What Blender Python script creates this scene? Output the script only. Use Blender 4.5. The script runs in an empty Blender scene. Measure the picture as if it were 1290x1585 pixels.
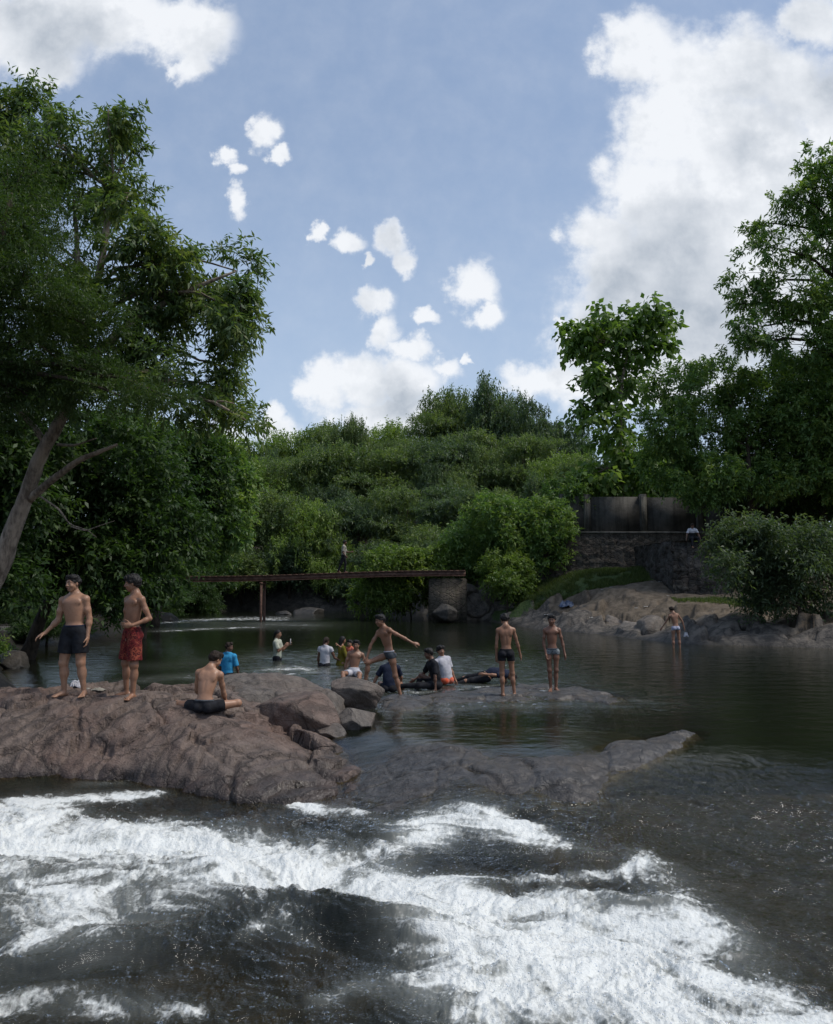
import bpy, math, random
import numpy as np
from mathutils import Vector, Matrix

SC = bpy.context.scene
COL = SC.collection
R = math.radians

# ------------------------------------------------------------------ camera
FPX, CX, CY = 1250.0, 645.0, 792.5            # focal length and centre in photo pixels
PITCH = math.atan(107.5 / 1250.0)
CAMZ = 2.1                                    # metres above the pool
cam = bpy.data.cameras.new("camera")
cam.sensor_fit = 'VERTICAL'
cam.sensor_height = 24.0
cam.lens = FPX / 1585.0 * 24.0
cam.clip_start = 0.05
cam.clip_end = 3000.0
camo = bpy.data.objects.new("camera", cam)
camo.location = (0, 0, CAMZ)
camo.rotation_euler = (math.pi / 2 + PITCH, 0, 0)
COL.objects.link(camo)
SC.camera = camo

# ------------------------------------------------------------------ exposure
SC.view_settings.view_transform = 'Standard'
SC.view_settings.look = 'None'
SC.view_settings.exposure = 0.25
SC.view_settings.gamma = 1.0
SC.view_settings.use_curve_mapping = False
SC.cycles.max_bounces = 7
SC.cycles.diffuse_bounces = 3
SC.cycles.glossy_bounces = 3
SC.cycles.transmission_bounces = 4
SC.cycles.transparent_max_bounces = 6
SC.cycles.caustics_reflective = False
SC.cycles.caustics_refractive = False
SC.cycles.use_denoising = True

SUN_EL, SUN_AZ = 58.0, 100.0                   # azimuth from +Y (away from camera) towards +X

# photo pixel -> world, at a distance y ahead or on a level z
def ray(px, py):
    x = (px - CX) / FPX
    y = (CY - py) / FPX
    c, s = math.cos(PITCH), math.sin(PITCH)
    return x, c - y * s, s + y * c
def at(px, py, Y):
    x, dy, dz = ray(px, py)
    t = Y / dy
    return (x * t, Y, CAMZ + dz * t)
def onz(px, py, z):
    x, dy, dz = ray(px, py)
    t = (z - CAMZ) / dz
    return (x * t, dy * t, z)

# ------------------------------------------------------------------ node helpers
class NT:
    def __init__(s, nt):
        s.nt = nt
        s.n = nt.nodes
        s.l = nt.links
    def __call__(s, kind, _in=None, **kw):
        nd = s.n.new(kind)
        for k, v in kw.items():
            setattr(nd, k, v)
        for k, v in (_in or {}).items():
            sock = nd.inputs[k]
            if isinstance(v, bpy.types.NodeSocket):
                s.l.new(v, sock)
            else:
                sock.default_value = v
        return nd
    def math(s, op, a, b=None, c=None, clamp=False):
        nd = s.n.new('ShaderNodeMath')
        nd.operation = op
        nd.use_clamp = clamp
        for i, v in enumerate((a, b, c)):
            if v is None: continue
            if isinstance(v, bpy.types.NodeSocket): s.l.new(v, nd.inputs[i])
            else: nd.inputs[i].default_value = v
        return nd.outputs[0]
    def vmath(s, op, a, b=None, scale=None):
        nd = s.n.new('ShaderNodeVectorMath')
        nd.operation = op
        for i, v in enumerate((a, b)):
            if v is None: continue
            if isinstance(v, bpy.types.NodeSocket): s.l.new(v, nd.inputs[i])
            else: nd.inputs[i].default_value = v
        if scale is not None:
            if isinstance(scale, bpy.types.NodeSocket): s.l.new(scale, nd.inputs['Scale'])
            else: nd.inputs['Scale'].default_value = scale
        return nd.outputs['Value'] if op in ('LENGTH', 'DOT_PRODUCT') else nd.outputs[0]
    def mix(s, f, a, b, blend='MIX'):
        nd = s.n.new('ShaderNodeMix')
        nd.data_type = 'RGBA'
        nd.blend_type = blend
        for i, v in ((0, f), (6, a), (7, b)):
            if isinstance(v, bpy.types.NodeSocket): s.l.new(v, nd.inputs[i])
            else: nd.inputs[i].default_value = (v if i == 0 or len(v) == 4 else (*v, 1))
        return nd.outputs[2]
    def noise(s, vec, scale, detail=4, rough=0.55, dist=0.0, dim='3D'):
        nd = s('ShaderNodeTexNoise', noise_dimensions=dim)
        if vec is not None: s.l.new(vec, nd.inputs['Vector'])
        nd.inputs['Scale'].default_value = scale
        nd.inputs['Detail'].default_value = detail
        nd.inputs['Roughness'].default_value = rough
        nd.inputs['Distortion'].default_value = dist
        return nd
    def ss(s, x, a, b, lo=0.0, hi=1.0):
        nd = s('ShaderNodeMapRange', interpolation_type='SMOOTHSTEP')
        for k, v in (('Value', x), ('From Min', a), ('From Max', b), ('To Min', lo), ('To Max', hi)):
            if isinstance(v, bpy.types.NodeSocket): s.l.new(v, nd.inputs[k])
            else: nd.inputs[k].default_value = v
        return nd.outputs[0]

# ------------------------------------------------------------------ sky
world = bpy.data.worlds.new("World")
SC.world = world
world.use_nodes = True
world.cycles.sampling_method = 'MANUAL'
world.cycles.sample_map_resolution = 512
W = NT(world.node_tree)
W.n.clear()
SKY = 0.135
tc = W('ShaderNodeTexCoord').outputs['Generated']
sky = W('ShaderNodeTexSky', sky_type='NISHITA', sun_disc=False)
sky.sun_elevation = R(SUN_EL)
sky.sun_rotation = R(SUN_AZ)
sky.altitude = 100
sky.air_density = 1.0
sky.dust_density = 1.3
sky.ozone_density = 1.2
sep = W('ShaderNodeSeparateXYZ', {0: tc})
yy = W.math('MAXIMUM', sep.outputs[1], 0.06)
u = W.math('DIVIDE', sep.outputs[0], yy)
v = W.math('DIVIDE', sep.outputs[2], yy)
uv = W('ShaderNodeCombineXYZ', {0: u, 1: v}).outputs[0]
n1 = W.noise(uv, 19.0, 6, 0.60, dim='2D')
n2 = W.noise(uv, 5.0, 2, 0.5, dim='2D')
off = W.vmath('SCALE', W.vmath('SUBTRACT', n1.outputs['Color'], (0.5, 0.5, 0.5)), scale=0.055)
uvw = W.vmath('ADD', uv, off)
def blobs(lst, vec, k=0.12):
    acc = None
    for (px, py, rx, ry) in lst:
        x, dy, dz = ray(px, py)
        cu, cv = x / dy, dz / dy
        x2, dy2, dz2 = ray(px + rx, py)
        x3, dy3, dz3 = ray(px, py - ry)
        ru, rv = abs(x2 / dy2 - cu), abs(dz3 / dy3 - cv)
        mp = W('ShaderNodeMapping', {0: vec, 1: (cu, cv, 0), 3: (ru * 1.32, rv * 1.32, 1)}, vector_type='TEXTURE')
        g = W('ShaderNodeTexGradient', {0: mp.outputs[0]}, gradient_type='SPHERICAL').outputs['Fac']
        acc = g if acc is None else W.math('SMOOTH_MAX', acc, g, k)
    return acc
CLOUDS = [(990, 80, 70, 62), (1060, 120, 85, 80), (1150, 105, 90, 75), (1225, 130, 60, 70), (1260, 30, 60, 48), (1290, 180, 60, 90),
          (1040, 205, 90, 80), (1150, 240, 160, 130), (1010, 300, 85, 80), (1120, 380, 200, 150), (935, 365, 62, 52), (985, 430, 100, 90),
          (1060, 500, 190, 120), (925, 530, 75, 60), (1230, 420, 160, 160), (850, 585, 75, 30), (960, 590, 120, 50), (870, 500, 14, 14),
          (40, 50, 130, 75), (160, 25, 130, 60), (280, 40, 85, 55), (325, 45, 42, 52), (70, 105, 60, 35), (300, 95, 30, 40),
          (408, 203, 24, 28), (428, 238, 18, 14), (352, 240, 18, 14), (366, 262, 15, 15), (368, 312, 18, 24),
          (538, 374, 26, 18), (565, 402, 12, 10), (606, 368, 28, 26), (622, 402, 20, 24), (490, 362, 13, 14),
          (578, 468, 28, 22), (592, 512, 24, 30), (735, 445, 38, 40), (750, 488, 30, 26), (664, 490, 22, 16), (640, 538, 36, 20),
          (500, 598, 38, 40), (560, 590, 60, 40), (630, 592, 55, 38), (690, 572, 28, 24), (726, 556, 8, 8), (600, 640, 110, 40),
          (428, 640, 20, 24), (425, 668, 40, 30), (330, 690, 60, 40)]
GREYS = [(1060, 400, 95, 150), (980, 480, 90, 90), (1090, 520, 190, 80), (1210, 330, 80, 80), (1140, 240, 60, 70), (1290, 480, 90, 110),
         (900, 560, 60, 40), (90, 60, 120, 50), (20, 20, 80, 50), (640, 620, 110, 30), (1290, 120, 40, 60)]
f0 = blobs(CLOUDS, uvw)
puff = W.math('MULTIPLY', W.math('SUBTRACT', n1.outputs['Fac'], 0.5), 1.7)
puff = W.math('MULTIPLY', puff, W.math('MULTIPLY', W.ss(f0, 0.02, 0.3), W.ss(f0, 0.75, 0.25)))
dens_in = W.math('ADD', W.math('MULTIPLY', f0, 2.0), puff)
dens = W.ss(dens_in, 0.0, 1.2)
gry = blobs(GREYS, uvw, 0.2)
lit_uv = W.vmath('ADD', uv, (0.008, 0.012, 0))
n3 = W.noise(lit_uv, 19.0, 4, 0.58, dim='2D')
relief = W.math('MULTIPLY', W.math('SUBTRACT', n1.outputs['Fac'], n3.outputs['Fac']), 2.6)
shade = W.math('ADD', W.math('MULTIPLY', gry, 1.05), W.math('MULTIPLY', W.math('SUBTRACT', n2.outputs['Fac'], 0.5), 1.9))
shade = W.math('SUBTRACT', shade, W.math('MULTIPLY', relief, 0.42), clamp=True)
shade = W.math('MULTIPLY', shade, W.ss(f0, 0.15, 0.6), clamp=True)
shade = W.math('MULTIPLY', shade, W.math('ADD', 0.62, W.math('MULTIPLY', W.math('SUBTRACT', n1.outputs['Fac'], 0.35), 1.1)), clamp=True)
K = 1.0 / SKY
ccol = W.mix(shade, tuple(c * K for c in (0.78, 0.80, 0.83)), tuple(c * K for c in (0.37, 0.415, 0.475)))
skyc = W.mix(0.55, sky.outputs[0], tuple(c * K for c in (0.275, 0.365, 0.52)))
hz = W.ss(v, 0.62, 0.02)
skyc = W.mix(W.math('MULTIPLY', hz, 0.55), skyc, tuple(c * K for c in (0.46, 0.57, 0.72)))
fin = W.mix(W.math('MULTIPLY', dens, 0.94), skyc, ccol)
bg = W('ShaderNodeBackground', {0: fin, 1: SKY})
out = W('ShaderNodeOutputWorld', {0: bg.outputs[0]})

# ------------------------------------------------------------------ sun behind thin cloud
sun = bpy.data.lights.new("sun", 'SUN')
sun.energy = 2.1
sun.angle = R(16)
sun.color = (1.0, 0.95, 0.87)
suno = bpy.data.objects.new("sun", sun)
sd = Vector((math.sin(R(SUN_AZ)) * math.cos(R(SUN_EL)), math.cos(R(SUN_AZ)) * math.cos(R(SUN_EL)), math.sin(R(SUN_EL))))
suno.rotation_euler = sd.to_track_quat('Z', 'Y').to_euler()
COL.objects.link(suno)

# ------------------------------------------------------------------ numpy noise
def _hash2(ix, iy, seed=0):
    h = (ix.astype(np.uint32) * np.uint32(374761393) + iy.astype(np.uint32) * np.uint32(668265263) + np.uint32((seed * 974634777 + 12345) & 0xffffffff))
    h ^= h >> np.uint32(13)
    h *= np.uint32(1274126177)
    h ^= h >> np.uint32(16)
    return h
def perlin(x, y, seed=0):
    x = np.asarray(x, np.float64); y = np.asarray(y, np.float64)
    ix = np.floor(x).astype(np.int64); iy = np.floor(y).astype(np.int64)
    fx = x - ix; fy = y - iy
    ux = fx * fx * fx * (fx * (fx * 6 - 15) + 10); uy = fy * fy * fy * (fy * (fy * 6 - 15) + 10)
    def g(dx, dy):
        a = _hash2((ix + dx) & 0xffffffff, (iy + dy) & 0xffffffff, seed).astype(np.float64) * (2 * math.pi / 4294967296.0)
        return np.cos(a) * (fx - dx) + np.sin(a) * (fy - dy)
    return ((g(0, 0) * (1 - ux) + g(1, 0) * ux) * (1 - uy) + (g(0, 1) * (1 - ux) + g(1, 1) * ux) * uy) * 1.5
def fbm(x, y, oct=4, seed=0, gain=0.5, lac=2.03):
    s = 0; a = 1.0; t = 0
    for i in range(oct):
        s = s + a * perlin(x, y, seed + i * 17); t += a
        a *= gain; x = x * lac + 3.7; y = y * lac - 1.3
    return s / t
def ridged(x, y, oct=4, seed=0, gain=0.5):
    s = 0; a = 1.0; t = 0
    for i in range(oct):
        s = s + a * (1 - 2 * np.abs(perlin(x, y, seed + i * 17))); t += a
        a *= gain; x = x * 2.07 + 3.7; y = y * 2.07 - 1.3
    return s / t
def sstep(a, b, x):
    t = np.clip((x - a) / (b - a), 0, 1)
    return t * t * (3 - 2 * t)
def seg_dist(X, Y, pts, closed=False):
    """distance to a polyline, and the segment index + parameter of the nearest point"""
    best = np.full(X.shape, 1e9); tt = np.zeros(X.shape)
    n = len(pts)
    for i in range(n if closed else n - 1):
        ax, ay = pts[i][:2]; bx, by = pts[(i + 1) % n][:2]
        vx, vy = bx - ax, by - ay
        t = np.clip(((X - ax) * vx + (Y - ay) * vy) / (vx * vx + vy * vy + 1e-12), 0, 1)
        d = np.hypot(X - ax - vx * t, Y - ay - vy * t)
        m = d < best
        best = np.where(m, d, best); tt = np.where(m, i + t, tt)
    return best, tt
def inside(X, Y, pts):
    c = np.zeros(X.shape, bool)
    n = len(pts); j = n - 1
    for i in range(n):
        xi, yi = pts[i][:2]; xj, yj = pts[j][:2]
        if yi != yj:
            c ^= ((yi > Y) != (yj > Y)) & (X < (xj - xi) * (Y - yi) / (yj - yi) + xi)
        j = i
    return c
def sdist(X, Y, pts):
    d, _ = seg_dist(X, Y, pts, True)
    return np.where(inside(X, Y, pts), d, -d)      # positive inside
def voro(x, y, seed=0, jit=0.9):
    """nearest cell: (index hash 0..1 x3, offset x, offset y, f2-f1)"""
    ix = np.floor(x).astype(np.int64); iy = np.floor(y).astype(np.int64)
    f1 = np.full(x.shape, 1e9); f2 = np.full(x.shape, 1e9)
    hx = np.zeros(x.shape); hy = np.zeros(x.shape); hz = np.zeros(x.shape); ox = np.zeros(x.shape); oy = np.zeros(x.shape)
    for dx in (-1, 0, 1):
        for dy in (-1, 0, 1):
            cx, cy = ix + dx, iy + dy
            a = _hash2(cx & 0xffffffff, cy & 0xffffffff, seed).astype(np.float64) / 4294967296.0
            b = _hash2(cx & 0xffffffff, cy & 0xffffffff, seed + 7).astype(np.float64) / 4294967296.0
            c = _hash2(cx & 0xffffffff, cy & 0xffffffff, seed + 13).astype(np.float64) / 4294967296.0
            px = x - (cx + 0.5 + (a - 0.5) * jit); py = y - (cy + 0.5 + (b - 0.5) * jit)
            d = np.hypot(px, py)
            m = d < f1
            f2 = np.where(m, f1, np.minimum(f2, d)); f1 = np.where(m, d, f1)
            hx = np.where(m, a, hx); hy = np.where(m, b, hy); hz = np.where(m, c, hz)
            ox = np.where(m, px, ox); oy = np.where(m, py, oy)
    return hx, hy, hz, ox, oy, f2 - f1

# ------------------------------------------------------------------ mesh helpers
def mesh_np(name, co, faces, mats=(), smooth=True, attrs=None, fmat=None):
    """faces: (n,3) or (n,4) int array, or list of such arrays"""
    if isinstance(faces, np.ndarray): faces = [faces]
    faces = [f for f in faces if len(f)]
    me = bpy.data.meshes.new(name)
    co = np.ascontiguousarray(co, np.float32)
    nl = sum(f.size for f in faces); nf = sum(len(f) for f in faces)
    me.vertices.add(len(co)); me.loops.add(nl); me.polygons.add(nf)
    me.vertices.foreach_set('co', co.ravel())
    me.loops.foreach_set('vertex_index', np.concatenate([f.ravel() for f in faces]).astype(np.int32))
    tot = np.concatenate([np.full(len(f), f.shape[1], np.int32) for f in faces])
    st = np.concatenate([[0], np.cumsum(tot)[:-1]]).astype(np.int32)
    me.polygons.foreach_set('loop_start', st)
    me.polygons.foreach_set('loop_total', tot)
    if smooth: me.polygons.foreach_set('use_smooth', np.ones(nf, bool))
    for m in mats: me.materials.append(m)
    if fmat is not None: me.polygons.foreach_set('material_index', np.asarray(fmat, np.int32))
    for k, (kind, dom, arr) in (attrs or {}).items():
        a = me.attributes.new(k, kind, dom)
        arr = np.ascontiguousarray(arr, np.float32)
        if kind == 'FLOAT': a.data.foreach_set('value', arr.ravel())
        elif kind == 'FLOAT_COLOR': a.data.foreach_set('color', arr.ravel())
        else: a.data.foreach_set('vector', arr.ravel())
    me.update()
    me.validate()
    return me
def link(name, me, parent=None, loc=None):
    o = bpy.data.objects.new(name, me)
    if loc is not None: o.location = loc
    if parent is not None: o.parent = parent
    COL.objects.link(o)
    return o
def tag(o, label=None, cat=None, group=None, kind=None):
    if label: o['label'] = label
    if cat: o['category'] = cat
    if group: o['group'] = group
    if kind: o['kind'] = kind
    return o
def empty(name, loc, label, cat, group=None):
    o = bpy.data.objects.new(name, None)
    o.location = loc
    o.empty_display_size = 0.2
    COL.objects.link(o)
    return tag(o, label, cat, group)
def grid_faces(nr, nc, keep=None, wrap=False):
    i = np.arange(nr - 1)[:, None] * nc; j = np.arange(nc - 1)[None, :]
    a = (i + j)
    f = np.stack([a, a + 1, a + nc + 1, a + nc], -1).reshape(-1, 4)
    if wrap:
        r = np.arange(nr - 1) * nc
        f = np.concatenate([f, np.stack([r + nc - 1, r, r + nc, r + 2 * nc - 1], -1)])
    if keep is not None: f = f[keep.ravel()[f].all(1)]
    return f
def compact(co, f, attrs=None):
    used = np.unique(f)
    mp = np.full(len(co), -1, np.int64); mp[used] = np.arange(len(used))
    return co[used], mp[f], used
def tube(pts, rad, sides=8, cap=True, squash=None, wob=0.0, seed=0):
    """tapered tube along pts -> verts, faces(list)"""
    P = np.array(pts, float); n = len(P)
    T = np.gradient(P, axis=0) if n > 2 else np.repeat((P[1] - P[0])[None], 2, 0)
    T /= np.linalg.norm(T, axis=1)[:, None] + 1e-9
    ref = np.array([0, 0, 1.0]) if abs(T[0][2]) < 0.9 else np.array([1.0, 0, 0])
    N = np.cross(T, ref); N /= np.linalg.norm(N, axis=1)[:, None] + 1e-9
    B = np.cross(T, N)
    a = np.arange(sides) / sides * 2 * math.pi
    rr = np.array(rad, float)[:, None] * np.ones(sides)[None]
    if wob:
        rg = np.random.default_rng(seed)
        rr = rr * (1 + wob * rg.normal(size=rr.shape))
    co = P[:, None] + rr[..., None] * (np.cos(a)[None, :, None] * N[:, None] + np.sin(a)[None, :, None] * B[:, None])
    f = grid_faces(n, sides, wrap=True)
    co = co.reshape(-1, 3); fs = [f]
    if cap:
        k = len(co)
        co = np.concatenate([co, P[:1], P[-1:]])
        s = np.arange(sides); s2 = (s + 1) % sides
        fs.append(np.stack([s2, s, np.full(sides, k)], -1))
        o = (n - 1) * sides
        fs.append(np.stack([o + s, o + s2, np.full(sides, k + 1)], -1))
    return co, fs
class Acc:
    """collects pieces into ONE mesh"""
    def __init__(s): s.co = []; s.q = []; s.t = []; s.n = 0; s.cq = []
    def add(s, co, fs):
        if isinstance(fs, np.ndarray): fs = [fs]
        for f in fs:
            if not len(f): continue
            (s.q if f.shape[1] == 4 else s.t).append(f + s.n)
        s.co.append(np.asarray(co, float)); s.n += len(co)
        return s
    def tube(s, *a, **k): return s.add(*tube(*a, **k))
    def box(s, c, size, rot=0.0, bevel=0.0, M=None):
        hx, hy, hz = [v / 2 for v in size]
        b = min(bevel, hx * .9, hy * .9, hz * .9)
        bm = bmesh_box(hx, hy, hz, b)
        co, q, t = bm
        if M is not None: co = co @ np.array(M).T
        cr, sr = math.cos(rot), math.sin(rot)
        co = np.stack([co[:, 0] * cr - co[:, 1] * sr, co[:, 0] * sr + co[:, 1] * cr, co[:, 2]], -1) + np.array(c)
        return s.add(co, [q, t])
    def build(s, name, mats, parent=None, smooth=False, attrs=None):
        fs = []
        if s.q: fs.append(np.concatenate(s.q))
        if s.t: fs.append(np.concatenate(s.t))
        me = mesh_np(name, np.concatenate(s.co), fs, mats if isinstance(mats, (list, tuple)) else [mats], smooth, attrs)
        return link(name, me, parent)
import bmesh
def bmesh_box(hx, hy, hz, b):
    bm = bmesh.new()
    bmesh.ops.create_cube(bm, size=2.0)
    for v in bm.verts: v.co = Vector((v.co.x * hx, v.co.y * hy, v.co.z * hz))
    if b > 1e-5: bmesh.ops.bevel(bm, geom=bm.edges[:], offset=b, segments=2, affect='EDGES')
    bm.verts.index_update()
    co = np.array([v.co[:] for v in bm.verts])
    q = [[v.index for v in f.verts] for f in bm.faces if len(f.verts) == 4]
    t = []
    for f in bm.faces:
        if len(f.verts) != 4:
            vs = [v.index for v in f.verts]
            for i in range(1, len(vs) - 1): t.append([vs[0], vs[i], vs[i + 1]])
    bm.free()
    return co, np.array(q, int).reshape(-1, 4), np.array(t, int).reshape(-1, 3)
_ICO = {}
def ico(n):
    if n not in _ICO:
        bm = bmesh.new()
        bmesh.ops.create_icosphere(bm, subdivisions=n, radius=1.0)
        bm.verts.index_update()
        _ICO[n] = (np.array([v.co[:] for v in bm.verts]), np.array([[v.index for v in f.verts] for f in bm.faces]))
        bm.free()
    return _ICO[n]

# ------------------------------------------------------------------ materials
def new_mat(name):
    m = bpy.data.materials.new(name)
    m.use_nodes = True
    nt = NT(m.node_tree)
    nt.n.clear()
    return m, nt
def finish(m, nt, shader):
    o = nt('ShaderNodeOutputMaterial')
    nt.l.new(shader, o.inputs['Surface'])
    return m
def bump(nt, h, strength=0.5, dist=0.02, normal=None):
    b = nt('ShaderNodeBump', {'Height': h, 'Strength': strength, 'Distance': dist})
    if normal is not None: nt.l.new(normal, b.inputs['Normal'])
    return b.outputs[0]
def principled(nt, col, rough=0.6, normal=None, spec=0.5, **kw):
    p = nt('ShaderNodeBsdfPrincipled', {'Base Color': col if isinstance(col, bpy.types.NodeSocket) else (*col[:3], 1), 'Roughness': rough, 'Specular IOR Level': spec})
    for k, v in kw.items():
        if isinstance(v, bpy.types.NodeSocket): nt.l.new(v, p.inputs[k])
        else: p.inputs[k].default_value = v
    if normal is not None: nt.l.new(normal, p.inputs['Normal'])
    return p.outputs[0]
def simple_mat(name, col, col2=None, rough=0.7, scale=8.0, bstr=0.3, bdist=0.01, spec=0.3, metallic=0.0):
    m, nt = new_mat(name)
    tc = nt('ShaderNodeTexCoord').outputs['Object']
    n = nt.noise(tc, scale, 5, 0.6)
    c = nt.mix(nt.ss(n.outputs['Fac'], 0.35, 0.65), col, col2 or tuple(x * 0.7 for x in col))
    return finish(m, nt, principled(nt, c, rough, bump(nt, n.outputs['Fac'], bstr, bdist), spec, Metallic=metallic))
def rock_mat(name, c_dark, c_mid, c_warm, warm=0.5, scale=1.0, wet_lo=-0.05, wet_hi=0.12, crack=1.0, stain=0.0, stria=0.0, wetd=0.62):
    m, nt = new_mat(name)
    pos = nt('ShaderNodeNewGeometry').outputs['Position']
    n1 = nt.noise(pos, 0.9 * scale, 6, 0.6)
    n2 = nt.noise(pos, 6.0 * scale, 6, 0.62)
    n3 = nt.noise(pos, 38.0 * scale, 4, 0.6)
    wv = nt.vmath('ADD', pos, nt.vmath('SCALE', n2.outputs['Color'], scale=0.22 / scale))
    wv = nt.vmath('MULTIPLY', wv, (1, 1.6, 1.2))
    vo = nt('ShaderNodeTexVoronoi', {'Vector': wv, 'Scale': 1.5 * scale}, feature='DISTANCE_TO_EDGE')
    vo2 = nt('ShaderNodeTexVoronoi', {'Vector': wv, 'Scale': 4.6 * scale}, feature='DISTANCE_TO_EDGE')
    ck = nt.ss(vo.outputs[0], 0.0, 0.035 * 1.0)
    ck2 = nt.ss(vo2.outputs[0], 0.0, 0.05)
    ckm = nt.math('MULTIPLY', ck, nt.math('ADD', nt.math('MULTIPLY', ck2, 0.35), 0.65))
    c = nt.mix(nt.ss(n2.outputs['Fac'], 0.32, 0.68), c_dark, c_mid)
    c = nt.mix(nt.math('MULTIPLY', nt.ss(n1.outputs['Fac'], 0.40, 0.66), warm), c, c_warm)
    c = nt.mix(nt.math('MULTIPLY', nt.ss(n3.outputs['Fac'], 0.52, 0.72), 0.35), c, tuple(min(1, x * 1.5 + .03) for x in c_mid))
    hx = nt.math('MULTIPLY', n3.outputs['Fac'], 0.28)
    if stria:
        mp0 = nt('ShaderNodeMapping', {0: nt.vmath('ADD', pos, nt.vmath('SCALE', n1.outputs['Color'], scale=.5)), 2: (0.0, 0.0, R(-50))})
        mp = nt('ShaderNodeMapping', {0: mp0.outputs[0], 3: (0.5, 4.2, 1.6)})
        st = nt.noise(mp.outputs[0], 1.5, 6, 0.62, 0.2)
        c = nt.mix(nt.math('MULTIPLY', nt.ss(st.outputs['Fac'], 0.50, 0.68), 0.6 * stria), c, tuple(x * 0.45 for x in c_dark))
        hx = nt.math('SUBTRACT', hx, nt.math('MULTIPLY', nt.ss(st.outputs['Fac'], 0.5, 0.68), 0.45 * stria))
    ckf = nt.math('MULTIPLY', nt.math('SUBTRACT', 1.0, ckm), 0.65 * crack)
    c = nt.mix(ckf, c, tuple(x * 0.3 for x in c_dark))
    if stain:
        ns = nt.noise(nt.vmath('MULTIPLY', pos, (1.3, 1.3, 0.25)), 2.2, 5, 0.6)
        c = nt.mix(nt.math('MULTIPLY', nt.ss(ns.outputs['Fac'], 0.5, 0.62), stain), c, (0.30, 0.29, 0.26))
    z = nt('ShaderNodeSeparateXYZ', {0: pos}).outputs[2]
    zz = nt.math('ADD', z, nt.math('MULTIPLY', nt.math('SUBTRACT', n1.outputs['Fac'], 0.5), 0.5))
    zz = nt.math('ADD', zz, nt.math('MULTIPLY', nt.math('SUBTRACT', n2.outputs['Fac'], 0.5), 0.15))
    wet = nt.ss(zz, wet_hi, wet_lo)
    c = nt.mix(nt.math('MULTIPLY', wet, wetd), c, (0.012, 0.012, 0.012))
    ro = nt.math('SUBTRACT', 0.72, nt.math('MULTIPLY', wet, 0.42))
    h = nt.math('ADD', nt.math('MULTIPLY', n2.outputs['Fac'], 1.0), hx)
    h = nt.math('ADD', h, nt.math('MULTIPLY', ckm, 0.35 * crack))
    return finish(m, nt, principled(nt, c, ro, bump(nt, h, 0.75, 0.05 / scale), 0.4))

# ------------------------------------------------------------------ levels and shore
def level(X, Y):
    return -0.42 * sstep(0, 3.2, (12.3 - 1.6 * sstep(-1.2, 1.0, X)) - Y) - 0.3 * sstep(5.0, 0.0, Y) + 0.10 * sstep(36, 44, Y)
def onw(px, py):
    """photo pixel -> point on the water surface"""
    z = 0.0
    for _ in range(12):
        p = onz(px, py, z)
        z = float(level(np.array(p[0]), np.array(p[1])))
    return p
SHORE = [onz(px, py, 0)[:2] for px, py in ((690, 956), (745, 963), (790, 968), (830, 974), (930, 982), (1010, 992), (1090, 998), (1180, 1000), (1290, 1004), (1480, 1012))]
SHORE += [(19, 15), (21, 2), (21, -18), (-13, -18), (-11.5, 0), (-10.2, 6.5), (-7.9, 10), (-7.4, 15.4)]
SHORE += [onz(px, py, 0)[:2] for px, py in ((2, 1040), (22, 1008), (110, 990), (230, 972))]
SHORE += [(-15.5, 44), (-19, 50), (-12, 55.5), (-3, 55), (1.2, 50.5), (0.4, 47)]
LAND = np.array([(9, 42.5, 2.75), (13, 42.5, 2.7), (5.5, 44, 2.5), (7, 38.5, 1.65), (3.6, 41.5, 1.35), (6, 40.5, 1.9), (11, 34, 1.35), (10, 38, 2.1),
                 (13, 34.5, 1.3), (14, 30.5, 0.8), (9, 32.5, 0.75), (5.5, 37.2, .9),
                 (-5, 58, 2.2), (5, 57, 3.2), (-12, 66, 5), (0, 66, 7), (10, 66, 7.5), (0, 76, 10.5), (10, 76, 11), (-12, 77, 8.5), (-22, 62, 3), (-30, 75, 5), (4, 52, 3), (0, 95, 11), (32, 62, 6), (20, 47, 4.6), (10, 48, 4.6), (26, 36, 3.2),
                 (19, 30, 1.6), (24, 10, 2.5), (-14, 15, .5), (-22, 20, 1.5), (-20, 35, 1.2), (-16, 28, .4), (-18, 5, 1.6), (-80, 50, 8), (80, 60, 8), (0, 300, 10),
                 (-200, 200, 10), (200, 200, 10), (-200, -200, 6), (200, -200, 6), (0, -60, 3)])
def shore_d(X, Y): return -sdist(X, Y, SHORE)     # positive on land
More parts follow.
